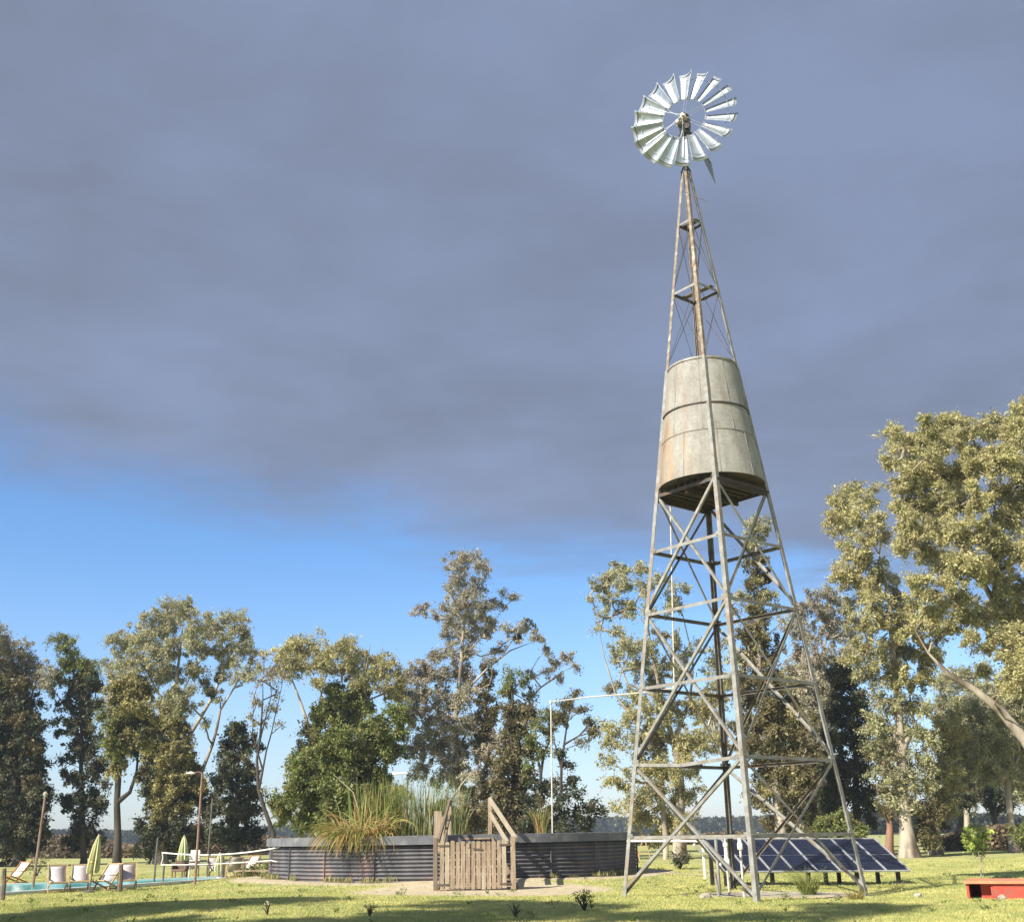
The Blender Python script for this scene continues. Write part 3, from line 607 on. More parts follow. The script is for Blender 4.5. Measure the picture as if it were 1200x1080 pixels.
# deck chairs
M_sling = mat('lilac_sling_fabric', (.50, .46, .47), (.42, .38, .39), 6, .8); M_slingw = mat('white_sling_fabric', (.68, .68, .66), (.58, .58, .56), 6, .8)
M_cw = mat('varnished_pale_wood', (.55, .40, .20), (.42, .28, .13), 6, .5)
M_co = mat('orange_wood', (.48, .22, .09), (.36, .15, .06), 6, .5)
def deckchair(fm, wm):
    root = thing('deck_chair', (0, 0, 0), 'x', 'deck chair')
    w = .62; ly = -.52; ty = .38; tz = .86
    # sling runs from the front rail up to the back rail
    F0, B1 = Vector((0, -.45, .34)), Vector((0, .40, .86)); n = 12; vs = []
    for i in range(n+1):
        t = i/n; p = F0.lerp(B1, t)-Vector((0, -.05, .24))*math.sin(math.pi*t)**.9*(1-.3*t)
        for s in (-1, 1): vs.append(p+Vector((s*(w/2-.04), 0, 0)))
    m = MB().add(vs, [(2*i, 2*i+1, 2*i+3, 2*i+2) for i in range(n)]); o = m.build('sling', fm, root, True); sd = o.modifiers.new('s', 'SOLIDIFY'); sd.thickness = .008
    for s in (-1, 1):
        MB().bar((s*w/2, -.30, .02), (s*w/2, .42, .90), .03, .05).build('back_leg', wm, root)
        MB().bar((s*(w/2-.035), -.50, .36), (s*(w/2-.035), .45, .03), .03, .05).build('front_leg', wm, root)
        MB().bar((s*(w/2+.03), .20, .52), (s*(w/2+.03), -.32, .50), .045, .025).build('arm_rest', wm, root)
    for y, z in ((.40, .87), (-.47, .35), (.40, .05), (-.27, .06)): MB().bar((-w/2, y, z), (w/2, y, z), .035, .035).build('cross_bar', wm, root)
    return root
proto = deckchair(M_sling, M_cw); proto2 = deckchair(M_slingw, M_co)
dcs = [(66, 1045.5, .5, 'leftmost lilac sling deck chair of the row in front of the pool', 0), (92, 1044.5, .35, 'lilac sling deck chair standing just left of the large folded yellow umbrella', 0),
       (124, 1043, -.35, 'lilac sling deck chair between the folded yellow umbrella and the rough wooden post', 0), (148, 1042, .4, 'lilac sling deck chair just right of the rough wooden post', 0),
       (18, 1035, -.5, 'white sling deck chair with orange wood frame on the far side of the pool', 1), (252, 1028, .5, 'lilac sling deck chair left of the short dark post near the end of the pool', 0),
       (274, 1028, -2.7, 'pale deck chair seen from behind, right of the short dark post', 0), (291, 1026, -.6, 'white sling deck chair by the rail fence left of the stock tank', 2)]
firsts = {0: proto, 1: proto2}
for i, (px, py, a, lab, kd) in enumerate(dcs):
    p = on(G(px, py)); k = 1 if kd else 0
    if firsts.get(k): o = firsts[k]; firsts[k] = None
    else: o = copy_tree(proto2 if k else proto)
    o.location = p; o.rotation_euler = (0, 0, a); tag(o, lab, 'deck chair', 'deck chairs round the pool')
# folded umbrellas
M_yel = mat('pale_yellow_canvas', (.58, .56, .32), (.45, .45, .24), 3, .85, stretch=(4, 4, .4), bump=.2)
def umbrella(px, py, topx, topy, r, lab, foldz=.34):
    b = on(G(px, py)); t = W(topx, topy, b.y); h = t.z-b.z; root = thing('folded_umbrella', b, lab, 'umbrella', 'folded umbrellas round the pool')
    MB().tube([b, b.lerp(t, .98)], .025, 8).build('pole', M_poleg, root); MB().lathe(b, [(.2, 0), (.2, .05), (.05, .09)], 16, True, True).build('base', M_poleg, root)
    vs = []; n = 20; rows = [(.05, 1), (.35, .93), (.62, .8), (.85, .6), (1, foldz+.06), (.86, foldz), (.5, foldz+.03)]
    for k, (rr_, f) in enumerate(rows):
        c = b.lerp(t, f)
        for i in range(n):
            a = 2*math.pi*i/n; q = r*rr_*(1+.28*(1 if i % 2 else -1)*min(1, rr_*1.3))
            vs.append(c+Vector((math.cos(a)*q, math.sin(a)*q, random.uniform(-.03, .03))))
    m = MB().add(vs, [(k*n+i, k*n+(i+1) % n, (k+1)*n+(i+1) % n, (k+1)*n+i) for k in range(len(rows)-1) for i in range(n)]); m.build('canopy', M_yel, root, True)
    tie = b.lerp(t, .52); MB().lathe(tie, [(r*.9, -.03), (r*.95, 0), (r*.9, .03)], 14).build('tie', M_cw, root)
umbrella(104, 1046, 116, 977, .17, 'large folded pale yellow umbrella leaning to the right among the deck chairs')
umbrella(213, 1030, 216, 978, .2, 'folded cream umbrella standing upright behind the net', .42)
umbrella(256, 1030, 258, 998, .17, 'short folded yellow umbrella beside the dark wooden post near the end of the pool', .3)
# stack of white chairs, wicker chair
cs = thing('white_chair_stack', on(G(225, 1029)), 'stack of white plastic chairs at the far edge of the pool', 'chairs')
p = on(G(225, 1029)); m = MB()
for k in range(4):
    z = p.z+.42+k*.11; m.box((p.x, p.y, z), .46, .44, .04).box((p.x+.0, p.y+.22+k*.01, z+.24), .42, .04, .42)
    for s in (-1, 1): m.bar((p.x+s*.24, p.y-.2, z+.2), (p.x+s*.24, p.y+.2, z+.22), .04, .04)
m.build('chair_seats', M_white, cs, bev=.01); m = MB()
for a in (-1, 1):
    for c in (-1, 1): m.bar((p.x+a*.22, p.y+c*.2, p.z), (p.x+a*.2, p.y+c*.18, p.z+.9), .05, .05)
m.build('chair_legs', M_white, cs)
M_wick = mat('brown_wicker', (.22, .15, .11), (.14, .09, .065), 18, .9, bump=.5)
wcp = on(G(210, 1030)); wc = thing('wicker_chair', wcp, 'brown wicker chair behind the folded cream umbrella', 'chair')
MB().box(wcp+Vector((0, 0, .36)), .6, .55, .1).build('seat', M_wick, wc, bev=.02)
MB().box(wcp+Vector((0, .27, .62)), .6, .08, .5).build('backrest', M_wick, wc, bev=.03)
for s in (-1, 1):
    MB().box(wcp+Vector((s*.3, 0, .5)), .07, .5, .2).build('arm_rest', M_wick, wc, bev=.02)
    for c in (-1, 1): MB().box(wcp+Vector((s*.26, c*.22, .16)), .05, .05, .34).build('leg', M_wick, wc)
# trestle table by the rail fence
tp = on(G(283, 1025)); tb_ = thing('trestle_table', tp, 'low white slatted table with crossed legs beside the rail fence', 'table')
MB().box(tp+Vector((0, .3, .72)), 1.5, .6, .04).build('table_top', M_wood_l, tb_)
for s in (-.5, .5):
    for k in (-1, 1): MB().bar(tp+Vector((s, .3-k*.28, 0)), tp+Vector((s, .3+k*.28, .7)), .05, .05).build('leg', M_wood_l, tb_)
# beige bench chair behind the tower
bp_ = on(G(741, 1011)); bc_ = thing('wooden_chair', bp_, 'pale orange wooden chair on the grass just right of the stock tank', 'chair')
MB().box(bp_+Vector((0, 0, .55)), .7, .6, .06).build('seat', M_co, bc_); MB().box(bp_+Vector((0, .3, .95)), .7, .05, .7).build('backrest', M_cw, bc_)
for s in (-1, 1):
    for c in (-1, 1): MB().bar(bp_+Vector((s*.32+.1*s, c*.28, 0)), bp_+Vector((s*.3, c*.25, .55)), .05, .05).build('leg', M_cw, bc_)
# swing-like A frame further right
ap = on(G(747, 1010)); af = thing('folding_easel', ap+Vector((.4, 0, 0)), 'small pale A shaped wooden frame on the grass behind the windmill tower', 'frame')
for s in (-1, 1): MB().bar(ap+Vector((.4+s*.4, 0, 0)), ap+Vector((.4, 0, 1.45)), .05, .05).build('leg', M_cw, af)
MB().bar(ap+Vector((.2, 0, .5)), ap+Vector((.6, 0, .5)), .04, .04).build('cross_bar', M_cw, af)

# ---------------- red masonry box at the right ----------------
M_red = mat('red_painted_render', (.50, .08, .05), (.40, .06, .04), 2.5, .8, bump=.4, c3=(.30, .09, .06), s3=3.6)
M_redt = mat('faded_orange_render', (.62, .25, .13), (.55, .19, .1), 4, .8, bump=.2)
rp0 = G(1134, 1052.5); rp1 = G(1200, 1053.5); zt_ = W(1134, 1035, rp0.y).z
rb = thing('red_trough', Vector((rp0.x, rp0.y, gzf(rp0.x, rp0.y))), 'low red painted masonry box with recesses in its front, standing on the lawn', 'planter')
z0_ = gzf(rp0.x, rp0.y)-.1; L_ = 3.6; y0_ = rp0.y; xx = rp0.x
MB().box((xx+L_/2, y0_+.75, zt_+.03), L_+.06, 1.62, .06).build('top_slab', M_redt, rb, bev=.01)
b_ = MB()
b_.box((xx+.03, y0_+.75, (z0_+zt_)/2), .06, 1.5, zt_-z0_)                         # left cheek
b_.box((xx+.42, y0_+.32, (z0_+zt_)/2), .24, .1, zt_-z0_)                          # panel set back
b_.box((xx+.555, y0_+.2, (z0_+zt_)/2), .05, .34, zt_-z0_)
b_.box((xx+1.09, y0_+.06, (z0_+zt_)/2), 1.02, .1, zt_-z0_)
b_.box((xx+1.57, y0_+.75, (z0_+zt_)/2), .06, 1.4, zt_-z0_)
b_.box((xx+L_/2, y0_+1.4, (z0_+zt_)/2), L_-.1, .1, zt_-z0_)
b_.box((xx+L_-.03, y0_+.75, (z0_+zt_)/2), .06, 1.5, zt_-z0_); b_.build('walls', M_red, rb, bev=.006); rb.rotation_euler = (0, 0, -.43)
# stones
M_stone = mat('field_stone', (.45, .40, .33), (.28, .25, .2), 6, .9, bump=.5)
def stone(px, py, r, lab, m=M_stone, sq=.6):
    p = on(G(px, py)); vs = []; n = 10; mb = MB(); pr_ = []
    for k in range(6):
        a = k/5*math.pi; pr_.append((max(.01, r*math.sin(a)), r*sq*(1-math.cos(a))/2*2-r*.25))
    mb.lathe(p, pr_[::1], n, True, True); mb.v = [tuple(Vector(v)+Vector([random.uniform(-.14, .14)*r for _ in range(3)])) for v in mb.v]
    o = mb.build('stone', m, None, True); tag(o, lab, 'stone'); return o
stone(826, 1053.5, .17, 'pale rounded stone half sunk in the grass left of the tower foot', sq=.45)
stone(898, 1038, .12, 'small stone on the lawn behind the front leg of the tower', sq=.5)
stone(1076, 1050, .10, 'small grey stone on the lawn beyond the right leg of the tower', sq=.7)
stone(1175, 1054, .10, 'small grey stone in front of the red trough', sq=.7)
stone(982, 1051, .10, 'brown stone beside the right foot of the tower', M_post, sq=.6)
stone(802, 1051, .09, 'dark flat clod on the shaded lawn between the left and front legs of the tower', M_post, sq=.4)

# ---------------- plants ----------------
def leafmesh(name, C, D, L, Wd, col, m, parent, S=None):
    n = len(C); D = D/np.linalg.norm(D, axis=1, keepdims=True)
    if S is None:
        S = np.cross(D, rng.normal(size=(n, 3))); S /= np.linalg.norm(S, axis=1, keepdims=True)+1e-9
    V = np.empty((n, 4, 3)); L = L[:, None]; Wd = Wd[:, None]
    V[:, 0] = C-D*L*.5; V[:, 1] = C+S*Wd*.5-D*L*.08; V[:, 2] = C+D*L*.5; V[:, 3] = C-S*Wd*.5-D*L*.08
    return rawmesh(name, V.reshape(-1, 3), np.arange(n*4).reshape(-1, 4), m, parent, np.repeat(np.clip(col, 0, 1), 4, 0))
PAL = dict(
 euc=((.13, .135, .07), (.24, .23, .13), (.20, .175, .11)),
 grey=((.145, .14, .10), (.225, .205, .15), (.19, .15, .115)),
 gold=((.15, .145, .062), (.275, .25, .12), (.21, .18, .09)),
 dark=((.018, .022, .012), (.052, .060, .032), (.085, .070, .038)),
 ivyg=((.11, .10, .04), (.22, .195, .08), (.05, .05, .025)),
 ivyb=((.05, .048, .022), (.12, .10, .045), (.08, .06, .03)),
 green=((.042, .058, .017), (.135, .145, .042), (.11, .10, .035)),
 lime=((.13, .18, .035), (.23, .26, .06), (.17, .19, .04)),
 brown=((.14, .105, .065), (.24, .18, .11), (.10, .075, .05)),
)
LB = 1.85; LG = 1.12
LM, LR, TK = 6.2, 1.55, .6
def foliage(name, lobes, pal, parent, cr=.42, lpc=60, ls=.20, lw=.32, droop=.5, k=2.2, density=1., anchor=None):
    "lobes: list of (centre Vector, radius). Returns clump centres; each clump is a spray of small leaves"
    P = PAL[pal]; Cs, Ds, Ls, Ws, Co = [], [], [], [], []; tips = []; ls *= .74; lw *= 1.15; big_ = cr > .2; cr *= .68 if big_ else 1; lpc *= LM*(.36 if big_ else 1)*(.8 if pal == 'dark' else 1)
    for c, r in lobes:
        n = max(2, int(k*(r/cr)**2*density*rng.uniform(.75, 1.25)))
        v = rng.normal(size=(n, 3)); v /= np.linalg.norm(v, axis=1, keepdims=True); v *= (rng.random((n, 1))**.42)*rng.uniform(.75, 1.42, (n, 1)); v[:, 2] *= .85
        pc = np.array(c)+v*r; tips.append(pc)
        tone = rng.random(); tl = rng.normal(0, .09)
        for q in pc:
            rr_ = cr*rng.uniform(.6, 1.25); m = max(1, int(lpc*rng.uniform(.55, 1.3)))
            ax = rng.normal(size=3)*.7+(q-np.array(c))/(r+1e-6)*.8; ax[2] -= droop*.6; ax /= np.linalg.norm(ax)+1e-6
            off = rng.normal(size=(m, 3))*.45*rr_; off += ax*(rng.normal(size=(m, 1))*.75*rr_)
            # sprays hang and point outward
            base = (q-np.array(c)); base /= np.linalg.norm(base)+1e-6
            d = rng.normal(size=(m, 3))*.9+base*.5; d[:, 2] -= droop
            Cs.append(q+off); Ds.append(d); l = ls*np.exp(rng.normal(0, .38, m)); Ls.append(l); Ws.append(l*lw*rng.uniform(.7, 1.3, m))
            u = rng.random((m, 1)); a = np.array(P[0])*(1-u)+np.array(P[1])*u
            if rng.random() < .25+.2*tone: a = a*.45+np.array(P[2])*.55
            a = a*(1+tl+rng.normal(0, .10)); Co.append(a*LB)
    o = leafmesh(name, np.concatenate(Cs), np.concatenate(Ds), np.concatenate(Ls), np.concatenate(Ws), np.concatenate(Co), M_leaf, parent)
    return o, tips
class Skel:
    def __init__(s): s.p = []; s.par = []; s.w = []; s.fix = []
    def add(s, p, par, r=0): s.p.append(np.array(p, float)); s.par.append(par); s.w.append(0); s.fix.append(r); return len(s.p)-1
def tubes_np(segs, n):
    "segs: list of (p, q, rp, rq): one numpy mesh of tapered prisms"
    A = np.array([s[0] for s in segs]); B = np.array([s[1] for s in segs]); ra = np.array([s[2] for s in segs]); rb = np.array([s[3] for s in segs])
    d = B-A; L = np.linalg.norm(d, axis=1, keepdims=True)+1e-9; d /= L
    ref = np.tile(np.array([[0., 0., 1.]]), (len(A), 1)); ref[np.abs(d[:, 2]) > .95] = (1, 0, 0)
    u = np.cross(d, ref); u /= np.linalg.norm(u, axis=1, keepdims=True); v = np.cross(d, u)
    th = np.arange(n)*2*np.pi/n; ring = u[:, None]*np.cos(th)[None, :, None]+v[:, None]*np.sin(th)[None, :, None]
    Ad = A-d*ra[:, None]*.3; Bd = B+d*rb[:, None]*.3
    V = np.concatenate([Ad[:, None]+ring*ra[:, None, None], Bd[:, None]+ring*rb[:, None, None]], 1)
    k = np.arange(n); f = np.stack([k, (k+1) % n, (k+1) % n+n, k+n], -1); Fq = (np.arange(len(A))*2*n)[:, None, None]+f[None]
    return V.reshape(-1, 3), Fq.reshape(-1, 4)
def limbs(name, sk, mtl, parent, rt_=.035, pw=.34, rmax=.11):
    n = len(sk.p); w = np.ones(n)
    for i in range(n-1, -1, -1):
        if sk.par[i] >= 0: w[sk.par[i]] += w[i]
    r = np.array([sk.fix[i] if sk.fix[i] else min(rmax, rt_*(w[i])**pw) for i in range(n)])
    big, small = [], []
    for i in range(n):
        if sk.par[i] >= 0:
            j = sk.par[i]; rj = min(r[j], r[i]*1.6) if not (sk.fix[i] and sk.fix[j]) else r[j]
            (big if r[i] > .07 else small).append((sk.p[j], sk.p[i], rj, r[i]))
    Vs, Fs, o = [], [], 0
    for L_, n_ in ((big, 10), (small, 4)):
        if not L_: continue
        V, Fq = tubes_np(L_, n_)
        Vs.append(V); Fs.append(Fq+o); o += len(V)
    ob = rawmesh(name, np.concatenate(Vs), np.concatenate(Fs), mtl, parent)
    ob.data.polygons.foreach_set('use_smooth', [True]*len(ob.data.polygons)); return ob
def tree(name, label, Y, trunks, crown, pal, bark, extra=(), cat='tree', group=None, spread=1., cr=.42, lpc=60, ls=.2, k=2.2, lw=.32, droop=.5, rt_=.016, twigs=.6, density=1.):
    """trunks: list of polylines [(px,py,radius_m,dY)...] from the ground up (the first starts on the ground);
    crown and extra: foliage masses as (px, py, rpx) measured on the photo, given real depth here"""
    b0 = on(W(trunks[0][0][0], 1000, Y)); root = thing(name, b0, label, cat, group)
    sk = Skel(); mpp = Y*.965/F
    for ti, tr in enumerate(trunks):
        prev = -1; last = None
        for i, t in enumerate(tr):
            px, py, r = t[:3]; r = r*(TK if r < .3 else TK+(r-.3)*.6); dY = t[3] if len(t) > 3 else 0
            p = W(px, py, Y+dY)
            if i == 0 and (ti == 0 or py > 985): p = on(Vector((p.x, p.y, 0)), -.15)
            if i == 0 and ti > 0 and py <= 985:
                P_ = np.array(sk.p); prev = int(np.argmin(np.linalg.norm(P_-np.array(p), axis=1)))
                continue
            if prev >= 0:   # bend between the given points
                q = sk.p[prev]; m_ = int(max(1, np.linalg.norm(np.array(p)-q)//1.1)); r_prev = sk.fix[prev]; r_prev = min(r_prev, r*1.5) if r_prev else r
                for s in range(1, m_):
                    f = s/m_; prev = sk.add(q*(1-f)+np.array(p)*f+rng.normal(0, .06, 3)*min(1, r*6+.3), prev, r_prev*(1-f)+r*f)
            elif i == 0 and r > .2: # root flare
                prev = sk.add(p, -1, r*1.55); p = p+Vector((0, 0, .5)); prev = sk.add(p, prev, r*1.12); continue
            prev = sk.add(p, prev, r)
    def lobes_of(L, sp):
        out = []
        xs = np.array([l[0] for l in L]); cx = xs.mean(); wid = max(20, (xs.max()-xs.min())/2)
        for l in L:
            px, py, r = l[:3]; off = (px-cx)/wid; dep = math.sqrt(max(.05, 1-off*off*.8))*wid*mpp*.75*sp
            dY = l[3] if len(l) > 3 else rng.uniform(-dep, dep)
            out.append((W(px, py, Y+dY), r*mpp*LR))
        return out
    cl = lobes_of(crown, spread)
    cl = [(c, r*(LG if pal in ('gold', 'euc') else 1)) for c, r in cl]
    o, tips = foliage('crown', cl, pal, root, cr, lpc, ls, lw, droop, k, density)
    if extra:
        for nm, L, pl, kw in extra:
            lo = [(c, r*(.86 if pl == 'dark' else 1.)) for c, r in lobes_of(L, spread*.5)]; foliage(nm, lo, pl, root, **kw)
            for c, r in lo[::2]:
                P_ = np.array(sk.p); j = int(np.argmin(np.linalg.norm(P_-np.array(c), axis=1)+np.maximum(0, P_[:, 2]-c.z)*2)); sk.add(c, j)
    order = sorted(range(len(cl)), key=lambda i: min(np.linalg.norm(np.array(sk.p)-np.array(cl[i][0]), axis=1)))
    for i in order:
        c = np.array(cl[i][0]); P_ = np.array(sk.p); dd = np.linalg.norm(P_-c, axis=1)+np.maximum(0, P_[:, 2]-c[2]+.5)*2.
        j = int(np.argmin(dd)); q = sk.p[j]; L_ = np.linalg.norm(c-q); m_ = int(max(1, L_//.9)); pv = j
        side = rng.normal(0, .10, 3)*L_
        for s in range(1, m_+1):
            f = s/m_; pv = sk.add(q*(1-f)+c*f+side*math.sin(math.pi*f)-np.array([0, 0, .10*L_])*math.sin(math.pi*f)+rng.normal(0, .05, 3), pv)
        tp = tips[i]
        for q_ in tp[rng.random(len(tp)) < twigs]:
            md = (sk.p[pv]+q_)/2+rng.normal(0, .12, 3); a_ = sk.add(md, pv); sk.add(q_, a_)
    limbs('trunk', sk, bark, root, rt_)
    return root
def shrub(name, label, p, r, h, pal, n=900, ls=.1, lw=.45, cat='shrub', group=None, stems=7, sx=1.):
    root = thing(name, p, label, cat, group); sk = Skel(); b = sk.add(p, -1, .02); L = []
    for i in range(stems):
        a = rng.random()*6.283; q = rng.random()**.5; t = Vector((p.x+math.cos(a)*r*q*.8*sx, p.y+math.sin(a)*r*q*.8, p.z+h*rng.uniform(.4, .85)))
        j = sk.add(Vector(p).lerp(t, .5)+Vector((0, 0, h*.1)), b); sk.add(t, j); L.append((t, r*.42))
    limbs('stems', sk, M_bark_d, root, .008)
    tot = max(1, sum(LM*2.2*(l[1]/(r*.2))**2 for l in L)); foliage('foliage', L, pal, root, cr=r*.22, lpc=n/tot, ls=ls, lw=lw, droop=.0, k=2.2)
    return root

# far scrub and tree belts
def belt(name, label, pts, h, pal, n, ls, dep=6, cat='undergrowth', kd='stuff', trunk=False, hvar=.5, fs=.35):
    C_ = []; pts = [np.array(p) for p in pts]; seg = len(pts)-1
    t = rng.random(n)*seg; k_ = t.astype(int); f = (t-k_)[:, None]; A = np.array(pts)[k_]*(1-f)+np.array(pts)[k_+1]*f
    ph = np.linalg.norm(A[:, :2], axis=1)*0+A[:, 0]; hh = h*(1-hvar+hvar*(.5+.5*np.sin(ph*fs)*np.sin(ph*fs*.43+1)+.25*np.sin(ph*fs*2.7)))
    A[:, 1] += rng.uniform(-dep/2, dep/2, n); u = rng.random(n)**.7; A[:, 2] = hh*u
    D = rng.normal(size=(n, 3)); P = PAL[pal]; cl = (.5+.5*np.sin(ph*fs*5)*np.sin(A[:, 2]*3/h+ph*.3)+rng.normal(0, .25, n)).clip(0, 1)[:, None]
    col = np.array(P[0])*(1-cl)+np.array(P[1])*cl; l = ls*rng.uniform(.6, 1.4, n)
    o = leafmesh(name, A, D, l, l*.6, col, M_leaf, None); tag(o, label, cat, kind=kd); return o
def gl_(px, Y): p = W(px, 1000, Y); return (p.x, p.y, 0)
belt('distant_wood', 'far off belt of woodland on the horizon fading to blue', [gl_(-900, 520), gl_(-60, 500), gl_(330, 560), gl_(700, 620), gl_(1200, 560), gl_(2100, 520)], 9, 'dark', 60000, 2.6, 60, 'woodland', fs=.018)
belt('distant_wood', 'nearer belt of far woodland seen low between the trunks on the right', [gl_(940, 300), gl_(1250, 290), gl_(1800, 280)], 6, 'dark', 26000, 1.5, 30, 'woodland', fs=.03)
belt('dry_scrub', 'brown dry scrub behind the pool at the left edge', [gl_(-160, 150), gl_(20, 140), gl_(120, 130), gl_(200, 126), gl_(420, 135)], 2.6, 'brown', 42000, .5, 16, 'scrub', fs=.12)
belt('dry_scrub', 'low brown scrub under the big trees at the right edge', [gl_(1096, 82), gl_(1150, 80), gl_(1230, 78), gl_(1330, 76)], 1.7, 'brown', 16000, .24, 3, 'scrub', fs=.3)
belt('dry_scrub', 'faint low scrub between the trunks behind the windmill tower', [gl_(690, 150), gl_(820, 150), gl_(960, 140)], 1.6, 'brown', 14000, .4, 6, 'scrub', fs=.2)

dk = dict(cr=.5, lpc=75, ls=.22, lw=.5, droop=.3, k=2.3)
dk2 = dict(cr=.42, lpc=70, ls=.20, lw=.5, droop=.2, k=2.6)
# 1 far left
tree('ivy_clad_tree', 'dark ivy clad tree with a pale top, cut by the left photo edge', 84,
 [[(22, 1012, .55), (24, 960, .5), (20, 900, .42), (18, 850, .35), (16, 800, .22), (14, 770, .1)], [(20, 860, .2), (36, 820, .14), (44, 790, .06)], [(20, 850, .2), (0, 810, .14), (-10, 775, .06)]],
 [(5, 758, 13), (-8, 748, 10), (30, 776, 15), (46, 790, 11), (10, 785, 17), (-15, 770, 20), (22, 762, 8), (55, 800, 6)], 'grey', M_bark_d,
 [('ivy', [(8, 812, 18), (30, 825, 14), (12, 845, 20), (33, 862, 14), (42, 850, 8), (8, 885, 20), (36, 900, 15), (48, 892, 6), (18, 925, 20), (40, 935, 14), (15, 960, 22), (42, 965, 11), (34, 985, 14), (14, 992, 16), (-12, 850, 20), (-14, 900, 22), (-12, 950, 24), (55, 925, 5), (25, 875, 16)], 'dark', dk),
  ('brown_ivy', [(30, 845, 9), (40, 875, 9), (38, 920, 9), (48, 945, 6), (10, 800, 9), (28, 805, 8)], 'ivyb', dk2)], density=.75)
# 2
tree('dark_evergreen_tree', 'slim dark evergreen with a hooked ragged top, second tree from the left', 86,
 [[(98, 1010, .35), (97, 960, .3), (95, 900, .26), (96, 850, .2), (90, 800, .13), (76, 760, .06)], [(96, 860, .14), (112, 820, .08), (112, 795, .04)]],
 [(70, 750, 7), (80, 760, 8), (88, 775, 10), (103, 783, 10), (68, 795, 8), (60, 808, 5), (74, 780, 7)], 'green', M_bark_d,
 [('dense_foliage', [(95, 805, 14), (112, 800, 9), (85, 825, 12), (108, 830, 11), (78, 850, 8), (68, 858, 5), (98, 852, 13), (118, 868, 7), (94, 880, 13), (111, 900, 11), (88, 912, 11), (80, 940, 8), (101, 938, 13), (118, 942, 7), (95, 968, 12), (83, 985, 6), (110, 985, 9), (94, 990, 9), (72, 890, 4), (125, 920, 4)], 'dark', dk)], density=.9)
# 3
tree('ivy_clad_tree', 'tree with a tall bare dark trunk and a golden brown ivy head', 74,
 [[(136, 1020, .4), (138, 980, .36), (137, 940, .32), (139, 905, .32), (146, 872, .24), (152, 840, .16), (156, 810, .08)], [(139, 938, .25), (152, 928, .2), (160, 905, .15), (162, 880, .1)], [(140, 900, .2), (130, 870, .12), (126, 850, .06)]],
 [(133, 870, 8), (128, 850, 8), (140, 885, 7), (122, 838, 7)], 'green', M_bark_d,
 [('ivy', [(137, 812, 9), (150, 803, 11), (166, 812, 9), (158, 830, 12), (142, 832, 9), (175, 838, 9), (134, 882, 7), (140, 868, 8), (150, 868, 9), (164, 862, 9), (136, 900, 6), (150, 850, 9)], 'ivyg', dk2),
  ('dark_ivy', [(155, 842, 12), (170, 850, 9), (150, 880, 7), (142, 850, 9), (172, 905, 7), (168, 925, 6)], 'dark', dk)], density=.8)
# 4
tree('tall_eucalyptus', 'tall spreading pale eucalyptus with slender white limbs and two dark nests, behind the pool', 84,
 [[(186, 1020, .6), (190, 960, .55), (198, 900, .45), (203, 860, .34), (206, 810, .24), (211, 765, .15), (214, 735, .07)],
  [(203, 905, .3), (218, 868, .26), (234, 842, .22), (250, 815, .18), (262, 785, .12), (276, 755, .06)],
  [(214, 945, .3), (236, 905, .22), (249, 872, .19), (258, 832, .15), (274, 806, .11), (290, 780, .06)],
  [(203, 860, .2), (190, 820, .14), (172, 785, .09), (155, 765, .05)], [(205, 830, .15), (224, 790, .1), (243, 762, .06), (252, 742, .03)]],
 [(196, 724, 14), (214, 712, 10), (222, 722, 8), (180, 738, 13), (170, 752, 10), (150, 752, 12), (134, 748, 6), (140, 775, 10), (163, 775, 15), (150, 795, 10), (205, 752, 15), (225, 745, 11), (186, 790, 13), (210, 788, 12), (242, 735, 11), (258, 738, 12), (276, 728, 10), (284, 742, 8), (268, 760, 11), (250, 765, 9), (286, 758, 8), (297, 770, 7), (293, 792, 7), (276, 792, 8), (228, 785, 9), (222, 812, 8), (240, 800, 6), (210, 822, 12), (195, 828, 11), (302, 782, 4), (258, 815, 4), (265, 780, 7), (232, 762, 8), (192, 765, 11), (245, 722, 5), (240, 850, 4)], 'euc', M_bark_p,
 [('ivy', [(188, 852, 9), (203, 850, 11), (198, 832, 9), (178, 872, 9), (200, 878, 15), (216, 885, 10), (184, 902, 12), (204, 912, 14), (220, 920, 10), (190, 935, 13), (182, 920, 8), (204, 945, 10), (218, 948, 7), (190, 958, 9), (234, 925, 7), (176, 888, 7), (226, 900, 7)], 'ivyg', dk2),
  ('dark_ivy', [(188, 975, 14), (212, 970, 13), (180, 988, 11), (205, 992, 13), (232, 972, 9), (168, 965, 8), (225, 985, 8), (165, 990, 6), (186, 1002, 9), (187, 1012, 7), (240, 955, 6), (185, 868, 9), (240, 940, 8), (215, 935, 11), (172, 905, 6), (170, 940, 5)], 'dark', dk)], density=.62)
for px, py in ((257, 794), (248, 812)):
    c = W(px, py, 83.6); foliage('nest', [(c, .3)], 'dark', None, cr=.22, lpc=200, ls=.25, lw=.15, droop=0, k=4)
    tag(bpy.context.scene.collection.objects[-1], 'dark twig nest, %s of two on the right limb of the pale eucalyptus' % ('upper' if py < 800 else 'lower'), 'nest')
# 5
tree('dark_evergreen_tree', 'dark bushy evergreen left of the stock tank, third along from the pool umbrellas', 82,
 [[(276, 1008, .35), (277, 960, .3), (279, 910, .22), (280, 865, .1), (280, 850, .05)]],
 [(278, 853, 8), (270, 866, 8), (288, 872, 11), (263, 880, 8), (276, 898, 14), (294, 905, 8), (260, 915, 8), (280, 928, 14), (255, 925, 5), (297, 930, 8), (268, 952, 12), (290, 950, 10), (280, 975, 14), (260, 982, 8), (298, 982, 8), (250, 975, 5)], 'dark', M_bark_d, cr=.5, lpc=75, ls=.22, lw=.5, droop=.3)
